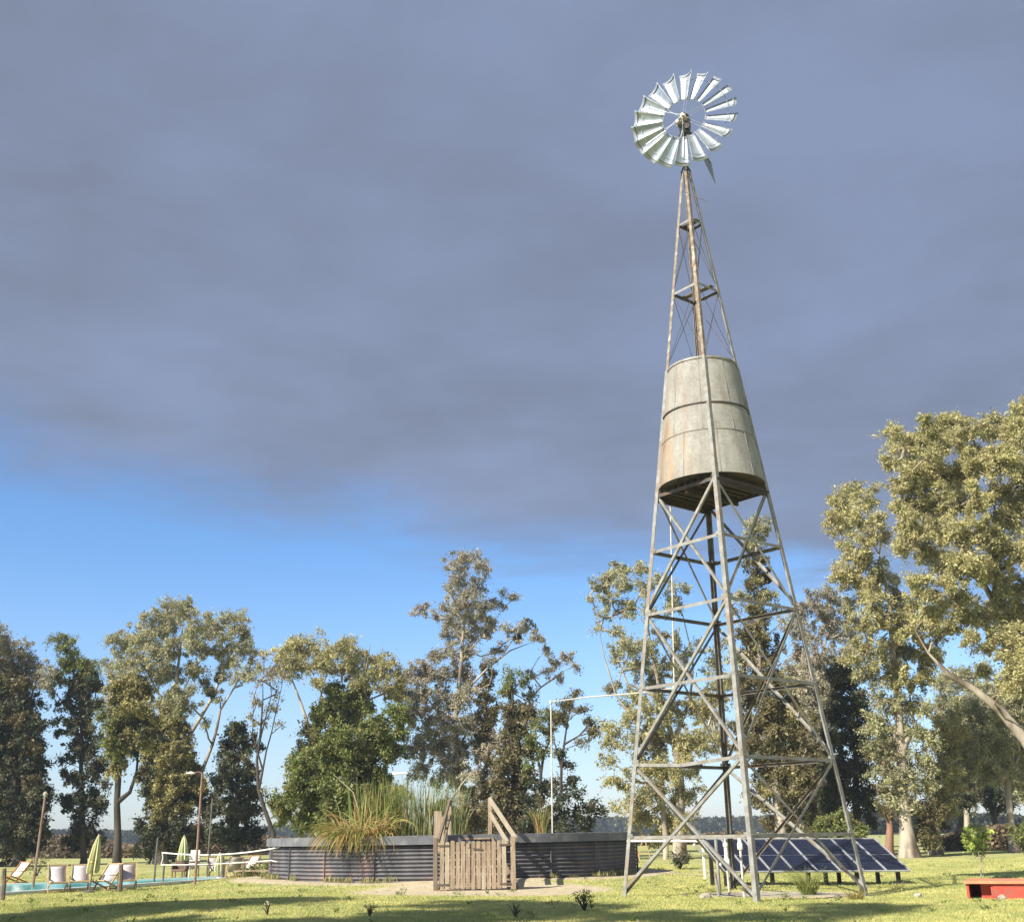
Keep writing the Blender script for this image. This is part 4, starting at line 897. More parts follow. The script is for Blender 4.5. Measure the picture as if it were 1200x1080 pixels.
# 6
tree('bare_leaning_tree', 'nearly bare tree with a crooked leaning trunk just left of the stock tank', 76,
 [[(324, 1012, .3), (320, 975, .26), (310, 948, .22), (303, 925, .19), (301, 890, .15), (306, 850, .11), (308, 820, .07), (308, 795, .03)], [(303, 915, .12), (312, 880, .09), (322, 840, .06), (330, 805, .03)], [(303, 900, .1), (296, 860, .07), (297, 820, .04), (302, 800, .03)], [(307, 860, .08), (318, 815, .05), (316, 785, .03)]],
 [(308, 797, 7), (318, 788, 7), (301, 822, 6), (318, 830, 6), (297, 850, 4), (325, 812, 5), (310, 845, 5), (328, 850, 4), (330, 795, 4), (312, 925, 4), (293, 838, 4), (310, 770, 4)], 'grey', M_bark_d, density=.45, lpc=26, rt_=.015, twigs=1., spread=1.2, k=4)
# 7
tree('flat_topped_tree', 'golden green flat topped tree with pale forking trunks behind the stock tank', 80,
 [[(372, 1005, .4), (368, 950, .36), (366, 890, .3), (363, 855, .24), (352, 822, .15), (342, 795, .08), (334, 775, .04)], [(366, 890, .2), (372, 850, .16), (376, 815, .11), (384, 785, .06)], [(368, 950, .3), (400, 900, .3), (420, 860, .26), (426, 820, .2), (428, 790, .1), (434, 755, .03)], [(424, 830, .12), (440, 800, .08), (452, 775, .03)], [(400, 890, .15), (405, 820, .1), (396, 780, .05)]],
 [(328, 770, 9), (344, 757, 9), (364, 756, 10), (345, 780, 9), (325, 785, 6), (368, 780, 11), (394, 763, 10), (415, 762, 10), (436, 772, 10), (455, 780, 9), (430, 793, 10), (400, 785, 10), (466, 797, 7), (450, 812, 7), (375, 802, 7), (472, 818, 6), (352, 766, 8), (383, 772, 8), (412, 780, 8), (446, 790, 7)], 'gold', M_bark_p,
 [('ivy', [(400, 822, 12), (420, 812, 10), (385, 832, 12), (410, 840, 12), (428, 832, 9), (375, 842, 8), (424, 795, 6), (392, 808, 7)], 'green', dk2), ('dark_ivy', [(358, 860, 7), (366, 872, 7), (355, 875, 5), (385, 862, 6), (400, 850, 8)], 'dark', dk)], density=.75, twigs=.9)
# 8
tree('round_green_tree', 'broad round bright green tree directly behind the left half of the stock tank', 63,
 [[(405, 1005, .3), (402, 960, .25), (395, 920, .18), (385, 890, .1)], [(402, 960, .15), (430, 920, .12), (445, 870, .06)], [(402, 960, .12), (362, 940, .1), (345, 925, .05)]],
 [(380, 882, 16), (362, 897, 14), (402, 876, 13), (440, 868, 13), (422, 895, 16), (396, 908, 17), (354, 922, 13), (375, 932, 16), (338, 942, 10), (408, 932, 16), (438, 918, 16), (448, 945, 14), (385, 958, 15), (418, 958, 15), (326, 942, 7), (358, 960, 11), (398, 858, 9), (445, 848, 9), (466, 838, 9), (458, 880, 11), (428, 852, 7), (350, 903, 7), (332, 955, 6), (462, 930, 10), (470, 860, 7)], 'green', M_bark_d, cr=.4, lpc=70, ls=.17, lw=.5, droop=.3, spread=1.1, k=2.6)
# 9
tree('tall_grey_tree', 'tallest tree behind the stock tank, its thin grey crown narrowing upward', 84,
 [[(548, 1008, .55), (545, 960, .5), (535, 905, .42), (532, 860, .34), (538, 800, .26), (542, 750, .19), (545, 705, .12), (544, 672, .05)],
  [(534, 845, .2), (550, 805, .17), (572, 782, .13), (598, 762, .08), (624, 752, .03)], [(545, 960, .2), (575, 880, .18), (606, 835, .14), (634, 805, .1), (660, 786, .04)], [(542, 750, .1), (522, 725, .07), (502, 714, .03)], [(542, 735, .1), (562, 705, .06), (568, 675, .03)],
  [(532, 870, .18), (510, 830, .12), (488, 800, .05)], [(533, 880, .18), (552, 850, .12), (566, 820, .06)], [(541, 775, .1), (565, 745, .07), (592, 710, .03)]],
 [(534, 660, 10), (549, 655, 10), (564, 664, 8), (540, 680, 12), (560, 688, 9), (528, 692, 7), (550, 708, 13), (568, 714, 9), (588, 706, 8), (602, 702, 5), (498, 712, 7), (489, 718, 4), (512, 722, 6), (524, 745, 9), (545, 742, 13), (566, 742, 9), (530, 765, 11), (548, 770, 9), (606, 742, 7), (618, 734, 8), (626, 748, 7), (595, 735, 5), (640, 760, 4), (583, 760, 6), (650, 778, 6), (664, 772, 6), (673, 782, 4), (655, 793, 5), (640, 788, 5), (625, 793, 5),
  (536, 718, 9), (577, 726, 7), (556, 728, 9), (518, 710, 5), (530, 730, 8), (575, 775, 5), (543, 700, 9)], 'grey', M_bark_p,
 [('lower_crown', [(480, 790, 9), (498, 786, 10), (518, 790, 12), (540, 790, 10), (475, 810, 8), (498, 815, 13), (522, 820, 14), (546, 815, 12), (485, 840, 12), (508, 848, 14), (537, 850, 13), (562, 843, 9), (490, 875, 13), (518, 878, 14), (547, 880, 12), (498, 903, 12), (528, 908, 13), (557, 905, 11), (573, 880, 9), (575, 920, 9), (548, 932, 10), (586, 860, 6), (470, 830, 6), (512, 770, 7)], 'grey', dict(cr=.42, lpc=58, ls=.2, lw=.36, droop=.4, k=1.9)),
  ('ivy', [(566, 850, 8), (572, 800, 5), (572, 785, 5), (570, 820, 7), (575, 838, 7), (570, 865, 9), (575, 895, 9), (566, 930, 10), (560, 960, 10), (540, 960, 10), (520, 950, 9)], 'ivyb', dk2)], density=.62, twigs=1., rt_=.015)
c = W(606, 748, 84); foliage('nest', [(c, .3)], 'ivyb', None, cr=.25, lpc=200, ls=.25, lw=.15, droop=0, k=4)
tag(bpy.context.scene.collection.objects[-1], 'dark bird nest in the right branch of the tallest grey tree', 'nest')
# 10 b c d
tree('ivy_clad_tree', 'dark slim ivy clad tree, the left one of three behind the wooden steps', 76,
 [[(602, 1008, .3), (602, 960, .27), (601, 900, .22), (600, 850, .16), (600, 810, .1), (600, 785, .04)], [(601, 880, .12), (612, 845, .08), (616, 820, .04)]],
 [(600, 786, 4), (598, 798, 5), (612, 798, 6), (602, 812, 8), (619, 815, 5)], 'green', M_bark_d,
 [('ivy', [(598, 833, 9), (614, 838, 8), (604, 858, 11), (594, 878, 9), (618, 878, 8), (600, 902, 11), (616, 912, 9), (588, 922, 8), (604, 938, 12), (594, 962, 11), (616, 958, 9), (580, 950, 7), (578, 978, 8), (605, 980, 12), (584, 900, 6)], 'ivyb', dk), ('dark_ivy', [(604, 930, 8), (590, 945, 8), (610, 975, 9), (600, 890, 7)], 'dark', dk)])
tree('ivy_clad_tree', 'small tree with forked dark trunk, middle one of three behind the stock tank', 74,
 [[(633, 1008, .22), (633, 960, .2), (634, 905, .17), (637, 885, .14), (644, 868, .08), (652, 848, .04)], [(634, 900, .1), (626, 870, .07), (628, 850, .03)]],
 [(640, 840, 8), (628, 850, 5), (654, 845, 5), (645, 858, 7), (625, 868, 7), (638, 882, 5), (619, 898, 4)], 'green', M_bark_d,
 [('ivy', [(632, 920, 9), (627, 942, 9), (640, 958, 9), (622, 965, 8), (632, 982, 9), (650, 968, 6), (648, 922, 4)], 'dark', dk)])
tree('ivy_clad_tree', 'ragged dark tree with reddish top, right one of three behind the stock tank', 72,
 [[(657, 1008, .2), (657, 960, .18), (658, 900, .15), (661, 872, .12), (665, 845, .08), (672, 820, .03)], [(661, 874, .1), (678, 862, .07), (692, 850, .04)], [(658, 945, .08), (680, 952, .06), (702, 950, .03)], [(658, 890, .08), (650, 870, .05), (648, 850, .03)]],
 [(676, 812, 4), (668, 824, 5), (660, 830, 5), (676, 832, 5), (656, 842, 6), (690, 848, 5), (696, 858, 5), (684, 868, 4)], 'ivyb', M_bark_d,
 [('ivy', [(655, 880, 5), (665, 900, 5), (668, 922, 8), (655, 935, 7), (680, 935, 5), (692, 946, 6), (703, 951, 4), (670, 952, 9), (652, 955, 7), (684, 965, 6), (660, 970, 8), (668, 985, 9), (694, 960, 4)], 'dark', dk)])
# 11 behind the tower, left
tree('tall_eucalyptus', 'pale eucalyptus with golden lower crown seen through the left side of the tower', 70,
 [[(797, 1005, .55), (796, 960, .5), (797, 920, .42), (790, 870, .32), (775, 820, .22), (765, 770, .14), (757, 720, .08), (755, 690, .03)], [(780, 1005, .3), (778, 960, .28), (776, 920, .24), (768, 880, .18), (755, 850, .1)],
  [(790, 880, .2), (750, 855, .16), (722, 815, .11), (708, 770, .07), (700, 720, .03)], [(775, 830, .14), (735, 800, .1), (718, 755, .06), (716, 700, .03)], [(790, 870, .2), (808, 820, .14), (812, 770, .09), (800, 720, .05), (786, 690, .03)], [(795, 900, .2), (830, 850, .13), (845, 800, .07)], [(778, 935, .14), (740, 915, .1), (722, 895, .05)]],
 [(712, 678, 9), (725, 667, 8), (745, 667, 8), (700, 688, 7), (694, 700, 4), (730, 688, 10), (755, 690, 8), (775, 680, 8), (790, 690, 8), (715, 705, 8), (735, 713, 8), (760, 715, 7), (785, 710, 8), (722, 740, 5), (738, 755, 8), (725, 765, 8), (758, 760, 10), (785, 745, 9), (790, 770, 10), (745, 780, 9), (770, 788, 12), (800, 790, 10), (722, 805, 6), (822, 762, 7), (838, 780, 8), (850, 752, 5), (700, 735, 4), (708, 722, 5)], 'euc', M_bark_p,
 [('golden_crown', [(742, 820, 9), (765, 828, 13), (790, 835, 13), (815, 830, 11), (835, 820, 9), (738, 845, 8), (708, 850, 6), (720, 865, 8), (745, 868, 11), (775, 870, 13), (805, 870, 12), (828, 865, 10), (714, 890, 6), (755, 898, 12), (785, 902, 13), (808, 900, 9), (730, 915, 8), (758, 928, 13), (788, 938, 12), (812, 930, 8), (748, 955, 11), (778, 963, 11), (802, 962, 8), (718, 918, 5), (765, 850, 11), (730, 945, 6), (768, 985, 7)], 'gold', dict(cr=.42, lpc=60, ls=.19, lw=.34, droop=.4, k=2.))], density=.7, twigs=.9)
# 12
tree('ivy_clad_tree', 'very tall narrow ivy clad tree rising through the right side of the tower', 66,
 [[(918, 1008, .5), (914, 960, .45), (905, 900, .38), (896, 840, .3), (890, 780, .23), (888, 700, .16), (886, 640, .08), (889, 606, .04)], [(905, 900, .2), (925, 860, .14), (938, 830, .06)], [(905, 890, .16), (880, 850, .1), (870, 830, .05)], [(889, 770, .08), (868, 742, .06), (856, 705, .03)]],
 [(890, 610, 8), (882, 618, 7), (899, 620, 5), (885, 637, 8), (874, 640, 5), (868, 700, 5), (903, 700, 5), (906, 716, 4), (862, 770, 6), (858, 715, 4), (914, 730, 4)], 'euc', M_bark_p,
 [('ivy', [(884, 656, 9), (893, 676, 9), (880, 688, 7), (890, 700, 7), (885, 715, 9), (890, 735, 9), (877, 745, 8), (894, 755, 10), (880, 770, 10), (904, 775, 8), (890, 795, 13), (872, 800, 8), (909, 798, 9), (884, 822, 13), (905, 828, 13), (924, 830, 10), (876, 850, 11), (900, 852, 14), (923, 858, 13), (941, 850, 9), (885, 878, 13), (909, 888, 14), (932, 885, 12), (900, 912, 12), (922, 918, 13), (941, 912, 9), (890, 932, 10), (914, 943, 13), (936, 945, 9), (905, 968, 9), (928, 970, 8)], 'ivyb', dict(cr=.40, lpc=66, ls=.19, lw=.42, droop=.3, k=2.2)),
  ('golden_ivy', [(900, 845, 8), (925, 840, 8), (905, 880, 9), (918, 905, 8), (885, 790, 6), (890, 740, 5), (884, 680, 5), (932, 930, 7), (900, 925, 7), (880, 640, 4), (912, 815, 6), (888, 765, 5)], 'gold', dict(cr=.38, lpc=60, ls=.18, lw=.4, droop=.3, k=1.8))], density=.9)
# 13
tree('tall_eucalyptus', 'greyish eucalyptus crown between the tower and the big right hand trees', 80,
 [[(962, 1005, .5), (962, 950, .45), (960, 880, .38), (956, 820, .28), (962, 770, .18), (975, 730, .1), (982, 705, .04)], [(957, 820, .16), (940, 770, .1), (942, 730, .05)]],
 [(938, 718, 9), (955, 702, 10), (974, 697, 9), (990, 712, 9), (945, 742, 11), (970, 732, 12), (990, 742, 11), (935, 768, 9), (958, 768, 12), (984, 775, 12), (945, 800, 11), (974, 800, 12), (950, 825, 10), (930, 790, 8), (925, 735, 6), (962, 715, 8), (1000, 728, 8), (960, 850, 10), (945, 870, 8)], 'grey', M_bark_p, [('ivy', [(958, 880, 11), (964, 910, 11), (958, 940, 11), (964, 965, 10), (950, 900, 7)], 'ivyb', dk2)], density=.9)
tree('dark_evergreen_tree', 'dark blue green evergreen right behind the right leg of the tower', 72,
 [[(1005, 1008, .45), (1004, 960, .4), (1003, 900, .3), (1000, 850, .2), (996, 800, .1), (995, 785, .04)]],
 [(985, 798, 11), (1000, 818, 13), (980, 838, 11), (1006, 848, 14), (985, 868, 11), (1010, 880, 12), (990, 900, 13), (1015, 903, 8), (976, 922, 9), (1000, 928, 11), (970, 905, 6), (1018, 925, 6), (972, 945, 7), (1018, 945, 7), (990, 785, 8), (968, 862, 6), (968, 935, 5)], 'dark', M_bark_d, [('drooping_foliage', [(980, 958, 7), (1020, 962, 6), (990, 950, 6)], 'dark', dk)], cr=.45, lpc=75, ls=.2, lw=.5, droop=.3)
# 14
tree('big_eucalyptus', 'massive eucalyptus with a broad pale flared trunk, standing just right of the solar panels', 66,
 [[(1066, 1003, .62), (1062, 970, .52), (1058, 930, .46), (1056, 880, .42), (1052, 820, .34), (1046, 760, .26), (1042, 700, .18), (1030, 650, .1), (1012, 610, .05)], [(1058, 890, .16), (1072, 850, .13), (1066, 815, .1), (1078, 780, .06)], [(1046, 765, .16), (1070, 735, .1), (1085, 720, .04)], [(1043, 710, .1), (1020, 690, .08), (1000, 668, .04)], [(1055, 870, .15), (1035, 830, .1), (1020, 800, .05)]],
 [(984, 588, 9), (1000, 578, 9), (1015, 590, 8), (979, 604, 7), (1004, 608, 11), (1028, 612, 7), (985, 622, 7), (1010, 632, 10), (1033, 630, 7), (1000, 655, 10), (992, 670, 9), (1018, 660, 10), (1034, 678, 10), (1004, 680, 12), (1022, 698, 12), (1048, 700, 11), (1070, 700, 8), (1000, 708, 7), (1034, 728, 13), (1060, 733, 13), (1083, 730, 10), (1098, 745, 7), (1018, 758, 12), (1048, 763, 13), (1078, 765, 11), (1098, 768, 7), (1020, 788, 11), (1050, 793, 12), (1078, 793, 9), (1008, 735, 9), (1006, 775, 8), (970, 612, 4), (1022, 575, 5), (1062, 715, 9), (990, 640, 6)], 'gold', M_bark_p,
 [('lower_crown', [(1040, 823, 13), (1062, 828, 11), (1082, 828, 8), (1030, 848, 11), (1053, 858, 13), (1076, 858, 9), (1035, 882, 11), (1058, 888, 12), (1082, 888, 9), (1040, 912, 12), (1063, 917, 11), (1086, 918, 9), (1045, 938, 9), (1072, 940, 8), (1024, 870, 7), (1092, 900, 7), (1094, 875, 6)], 'euc', dict(cr=.4, lpc=60, ls=.18, lw=.36, droop=.4, k=2.)),
  ('ivy', [(1035, 950, 7), (1080, 948, 7), (1088, 962, 8), (1080, 978, 7), (1092, 985, 7), (1098, 950, 7)], 'ivyb', dict(cr=.36, lpc=60, ls=.17, lw=.4, droop=.3, k=2.))], density=.92, twigs=.5, spread=.9)
tree('ivy_clad_tree', 'reddish trunk with a leafy ivy cover, tight left of the broad flared trunk', 68,
 [[(1043, 1003, .36), (1043, 970, .32), (1041, 930, .28), (1036, 880, .2), (1030, 840, .1)]],
 [(1036, 870, 8), (1028, 850, 8), (1040, 900, 7), (1030, 925, 6), (1046, 935, 6), (1026, 885, 6)], 'ivyb', M_bark_r, cr=.36, lpc=55, ls=.17, lw=.4)
# right of it
tree('ivy_clad_tree', 'stout ivy covered stump like tree between the flared trunk and the young sapling', 70,
 [[(1097, 1003, .5), (1096, 975, .44), (1096, 940, .36), (1100, 900, .25), (1108, 860, .15), (1112, 830, .06)]],
 [(1098, 870, 10), (1112, 880, 9), (1104, 900, 12), (1094, 920, 10), (1112, 915, 9), (1100, 940, 11), (1092, 960, 7), (1110, 945, 8), (1108, 850, 8), (1118, 835, 7), (1090, 978, 6), (1122, 860, 7)], 'gold', M_bark_p, [('ivy', [(1096, 955, 8), (1090, 970, 6), (1104, 965, 5)], 'ivyb', dk2)], cr=.38, lpc=60, ls=.18)
# 15 huge, nearer
tree('big_eucalyptus', 'huge eucalyptus leaning in from the right edge with long pale limbs', 54,
 [[(1262, 1030, .8), (1250, 960, .7), (1228, 905, .55), (1203, 868, .42), (1172, 832, .34), (1142, 808, .28), (1112, 790, .22), (1088, 765, .10), (1072, 738, .04)],
  [(1245, 950, .5), (1222, 860, .42), (1200, 785, .36), (1180, 735, .3), (1165, 705, .26), (1148, 676, .2), (1125, 640, .15), (1105, 600, .1), (1092, 555, .05)],
  [(1165, 705, .2), (1172, 650, .15), (1165, 590, .1), (1150, 530, .05)], [(1200, 785, .25), (1215, 700, .2), (1210, 620, .13), (1198, 550, .08), (1190, 500, .04)], [(1148, 676, .12), (1110, 660, .08), (1078, 650, .04)], [(1125, 640, .1), (1098, 615, .07), (1068, 595, .04)], [(1105, 600, .08), (1078, 560, .05), (1058, 530, .03)]],
 [(1050, 508, 8), (1060, 526, 10), (1045, 542, 8), (1090, 500, 11), (1105, 494, 8), (1080, 518, 11), (1110, 518, 12), (1138, 505, 12), (1163, 502, 11), (1185, 505, 11), (1200, 495, 11), (1215, 520, 15), (1208, 470, 8), (1196, 478, 5), (1065, 553, 12), (1060, 573, 11), (1090, 553, 14), (1120, 553, 14), (1150, 543, 14), (1180, 540, 14), (1205, 560, 15), (1054, 598, 9), (1080, 590, 13), (1110, 588, 14), (1140, 583, 14), (1170, 578, 13), (1195, 600, 14), (1070, 618, 12), (1058, 638, 10), (1095, 618, 13), (1125, 623, 14), (1150, 628, 14), (1180, 640, 14), (1205, 650, 13), (1085, 648, 10), (1108, 663, 9), (1138, 663, 12), (1165, 668, 12), (1190, 690, 13), (1210, 710, 12), (1150, 718, 12), (1175, 720, 10), (1110, 682, 8), (1140, 748, 8), (1200, 750, 10), (1160, 758, 6), (1190, 780, 10), (1150, 785, 8), (1210, 800, 12), (1135, 530, 8), (1096, 530, 8), (1178, 605, 10), (1225, 600, 14), (1230, 680, 16), (1240, 760, 18), (1128, 700, 8), (1128, 655, 9), (1225, 850, 14), (1170, 695, 7), (1075, 680, 8), (1092, 700, 6), (1108, 712, 9), (1128, 722, 9), (1112, 735, 7), (1170, 742, 9), (1185, 760, 9), (1178, 800, 7), (1200, 780, 10), (1195, 725, 9), (1088, 718, 7)], 'gold', M_bark_p, cr=.36, lpc=80, ls=.16, lw=.34, droop=.5, density=1.15, twigs=.7, spread=1.1, rt_=.015)
tree('far_eucalyptus', 'pale olive eucalyptus further back, filling the space right of the flared trunk', 98,
 [[(1135, 1000, .4), (1133, 950, .34), (1136, 890, .26), (1140, 840, .15), (1145, 810, .06)], [(1135, 900, .2), (1165, 860, .12), (1180, 830, .06)]],
 [(1112, 800, 10), (1128, 795, 11), (1105, 825, 10), (1115, 850, 12), (1130, 825, 12), (1150, 812, 12), (1172, 822, 12), (1190, 815, 12), (1140, 850, 14), (1165, 850, 14), (1190, 850, 13), (1122, 880, 13), (1150, 880, 14), (1178, 880, 14), (1205, 875, 13), (1130, 908, 13), (1158, 908, 13), (1186, 908, 12), (1116, 900, 10), (1145, 930, 10), (1172, 932, 9), (1200, 930, 9)], 'euc', M_bark_p)
tree('far_eucalyptus', 'golden olive eucalyptus further back between the tower and the broad flared trunk', 96,
 [[(940, 1002, .4), (940, 950, .34), (938, 890, .26), (942, 840, .15), (946, 800, .06)]],
 [(925, 800, 11), (945, 790, 12), (965, 810, 12), (930, 825, 13), (955, 835, 13), (935, 855, 13), (960, 865, 12), (928, 885, 12), (950, 895, 13), (970, 890, 9), (935, 920, 12), (955, 930, 11), (940, 950, 10), (850, 800, 9), (838, 815, 9), (835, 840, 10), (842, 870, 9)], 'gold', M_bark_p)
# 16
tree('tall_eucalyptus', 'eucalyptus with a pale leaning lower trunk near the right edge of the photo', 72,
 [[(1190, 1003, .42), (1184, 960, .34), (1181, 920, .28), (1172, 870, .22), (1150, 845, .14), (1135, 835, .06)], [(1180, 910, .18), (1192, 860, .14), (1200, 820, .08)]],
 [(1140, 832, 12), (1160, 840, 12), (1128, 850, 10), (1185, 832, 12), (1203, 850, 11), (1182, 812, 10), (1200, 825, 11), (1165, 818, 8), (1150, 868, 13), (1176, 868, 13), (1120, 872, 8), (1196, 880, 11), (1130, 898, 11), (1156, 902, 12), (1180, 905, 11), (1205, 910, 12), (1170, 885, 9), (1145, 885, 8)], 'euc', M_bark_p, cr=.4, lpc=60, ls=.18, density=.8)
tree('dark_evergreen_tree', 'slim dark trunked tree behind the young sapling', 88,
 [[(1126, 1003, .35), (1126, 960, .32), (1126, 920, .25), (1124, 880, .12)]],
 [(1120, 905, 9), (1130, 920, 9), (1122, 938, 7), (1136, 940, 6), (1115, 925, 6), (1134, 895, 8), (1124, 880, 8)], 'dark', M_bark_d, lw=.5)
tree('dark_evergreen_tree', 'slim dark trunked tree between the sapling and the right edge', 90,
 [[(1166, 1003, .32), (1166, 960, .3), (1165, 930, .2), (1164, 890, .1)]],
 [(1160, 925, 8), (1172, 930, 8), (1164, 945, 6), (1178, 945, 6), (1155, 940, 5), (1166, 905, 9)], 'dark', M_bark_d, lw=.5)
tree('round_bush_tree', 'bright green bushy tree low behind the right half of the solar panels', 58,
 [[(985, 1006, .15), (984, 985, .12), (980, 970, .06)]],
 [(965, 968, 8), (978, 962, 8), (992, 965, 9), (1004, 972, 7), (955, 975, 6), (985, 978, 9), (970, 982, 8), (1000, 985, 7), (960, 988, 6), (945, 975, 4)], 'green', M_bark_d, cr=.25, lpc=50, ls=.12, lw=.5)
tree('young_sapling', 'young lime green sapling with a thin pale stem on the lawn behind the red trough', 36.5,
 [[(1150, 1034, .035), (1149, 1010, .03), (1146, 995, .025), (1144, 980, .018), (1143, 970, .01)], [(1146, 995, .012), (1152, 985, .008)]],
 [(1138, 982, 6), (1148, 972, 6), (1155, 980, 5), (1145, 988, 7), (1135, 990, 4), (1152, 993, 5), (1142, 975, 5), (1133, 981, 3), (1151, 1000, 3)], 'lime', M_bark_p, cr=.09, lpc=9, ls=.10, lw=.55, k=1.1, rt_=.004, density=.8)
shrub('green_bush', 'dense green bush cut off by the right edge of the photo', on(W(1203, 1000, 56)), .75, 1.7, 'green', 5000, .12, .5, stems=16)
shrub('green_bush', 'small dark green bush on the far lawn seen through the left side of the tower', on(G(797, 1018)), .55, .75, 'dark', 2200, .1, .5, stems=12)
shrub('pool_shrub', 'leafy yellow green shrub by the rail fence, next to the stock tank', on(G(318, 1027)), .45, .7, 'green', 1800, .09, .5, stems=12)
shrub('pool_shrub', 'low spreading green shrub under the white table left of the rail fence post', on(G(292, 1028)), .55, .45, 'green', 1500, .09, .5, stems=12)
shrub('seedling_shrub', 'small leafy shrub on the lawn below the right end of the stock tank', on(G(685, 1068)), .27, .5, 'green', 420, .06, .5, stems=13)
shrub('seedling_shrub', 'thin twiggy seedling at the bottom edge below the picket gate', on(G(604, 1075)), .2, .34, 'euc', 60, .05, .5, stems=9)
shrub('seedling_shrub', 'thin twiggy seedling at the bottom edge below the stock tank grasses', on(G(433, 1076)), .16, .3, 'euc', 50, .05, .5, stems=8)
shrub('seedling_shrub', 'tiny sprig on the lawn at the bottom left of the stock tank', on(G(313, 1077)), .14, .3, 'euc', 36, .05, .5, stems=7)
shrub('dead_twigs', 'dry brown twiggy plant by the far deck chairs below the lamp pole', on(W(45, 1010, 60)), .8, 1.1, 'ivyb', 500, .12, .4, stems=14)
# bent dry stalk
b = on(G(50, 1068)); t = W(56, 1048, b.y); MBt = MB().tube([b, b.lerp(t, .4)+Vector((.06, 0, 0)), b.lerp(t, .7)+Vector((.03, 0, 0)), t], [.012, .01, .007, .004], 5)
tag(MBt.build('dry_stalk', M_wood), 'thin dry bent stalk on the lawn left of the deck chairs', 'stalk')

# strap leaved grasses in the stock tank
def straps(name, label, base, n, L, arch, pal, sprd, wd_=.03, up=.9, lean=(0, 0), cat='grass clump', lab2=None, seg=7):
    root = None; V = []; Fq = []; Co = []; P = PAL[pal] if isinstance(pal, str) else pal
    for i in range(n):
        a = rng.random()*6.283; r = sprd*rng.random()**.6; b = np.array([base[0]+math.cos(a)*r*sprd_x, base[1]+math.sin(a)*r*.6, base[2]])
        a2 = a+rng.normal(0, .8); l = L*rng.uniform(.55, 1.15); d = np.array([math.cos(a2)*(1-up)+lean[0], math.sin(a2)*(1-up)+lean[1], up+rng.normal(0, .05)]); d /= np.linalg.norm(d)
        h = np.array([d[0], d[1], 0]); side = np.array([-math.sin(a2), math.cos(a2), 0])*.5+rng.normal(0, .3, 3); side /= np.linalg.norm(side)
        p = b.copy(); st_ = l/seg; c = np.array(P[0])+(np.array(P[1])-np.array(P[0]))*rng.random(); 
        if rng.random() < .3: c = np.array(P[2])*rng.uniform(.8, 1.2)
        ar = arch*rng.uniform(.5, 1.5); o_ = len(V)
        for s in range(seg+1):
            w = wd_*(1-(s/seg)**2*.9)*(.6+.4*min(1, s)); V += [p-side*w/2, p+side*w/2]; Co += [c, c]
            p = p+d*st_; d = d+np.array([h[0]*.15*ar, h[1]*.15*ar, -.33*ar]); d /= np.linalg.norm(d)
        Fq += [(o_+2*s, o_+2*s+1, o_+2*s+3, o_+2*s+2) for s in range(seg)]
    o = rawmesh(name, np.array(V), np.array(Fq), M_blade, None, np.array(Co)); tag(o, label, cat); return o
STRAW = ((.17, .21, .05), (.42, .38, .13), (.44, .25, .10)); REED = ((.15, .20, .06), (.32, .36, .13), (.40, .36, .17)); GRS = ((.12, .2, .04), (.28, .34, .09), (.36, .26, .1))
sprd_x = 1.0
rimY = TC.y-math.sqrt(max(0, TR**2-2.6**2))
bA = W(428, 968, 41.4); sprd_x = 1.1
straps('arching_grass', 'large arching straw yellow grass clump spilling over the stock tank rim', (bA.x, bA.y-.65, 1.4), 760, 1.65, 1.15, STRAW, .9, .04, .72, (-.08, -.22))
bB = W(446, 958, 42.0); straps('tall_grass', 'upright green grass behind the straw yellow clump in the stock tank', (bB.x, bB.y, 1.45), 300, 2.1, .55, GRS, 1.0, .04, .95)
bC = W(500, 960, 42.2); sprd_x = 1.35
straps('green_reeds', 'stand of upright bright green reeds in the stock tank left of the wooden steps', (bC.x, bC.y, 1.42), 420, 2.25, .5, REED, 1.05, .034, .9)
sprd_x = 1.0; bD = W(634, 968, 43.5); straps('dry_grass_tuft', 'small orange brown tuft of dry grass on the stock tank rim right of the steps', (bD.x, bD.y, 1.5), 90, 1.15, .5, ((.45, .30, .12), (.55, .42, .2), (.25, .30, .08)), .2, .05, .85)
# the leaning bare branch and dead sticks in the grasses
a = W(528, 938, 44); b = W(556, 902, 44.5); o = MB().tube([a, a.lerp(b, .5)+Vector((0, 0, .08)), b], [.05, .04, .02], 7).build('dead_branch', M_bark_p, None, True); tag(o, 'pale dead branch slanting up between the reeds and the wooden steps', 'branch')
a = W(414, 928, 41.5); b = W(392, 908, 41.8)
o = MB().tube([W(420, 948, 41.5), a, b], [.02, .016, .008], 6).build('dead_stalk', M_wood_l, None, True); tag(o, 'pale dead stalk poking out left of the arching grass clump', 'stalk')
# street lamp head seen above the reeds
lp = W(469, 906, 52); root = thing('lamp_pole', on(Vector((lp.x, 54.8, 0))), 'flat white lamp head showing just above the reeds', 'lamp pole')
lp = W(469, 906, 54.8); MB().tube([Vector((lp.x+.35, 54.8, 0)), Vector((lp.x+.35, 54.8, lp.z)), ], .05, 8).build('pole', M_poleg, root, True)
MB().box(lp, .75, .28, .1, 0, .01).build('lamp_head', M_white, root, bev=.02)
# grass tufts
sprd_x = 1.
def tuft(px, py, n, L, lab, pal=GRS, z=0): p = on(G(px, py)); straps('grass_tuft', lab, (p.x, p.y, p.z-.02), n, L, .6, pal, .18, .012, .7, cat='grass tuft', seg=5)
tuft(948, 1048, 260, .85, 'tall loose grass tuft on the lawn in front of the solar panels')
tuft(1003, 1052, 160, .32, 'grass tuft around the right foot of the tower', STRAW)
tuft(1050, 1042, 40, .3, 'small pale weed on the lawn beyond the right leg of the tower', STRAW)
tuft(1094, 1036, 40, .35, 'small pale weed on the lawn halfway to the red trough', STRAW)
tuft(838, 1046, 60, .25, 'low weeds around the left pipe at the tower foot')
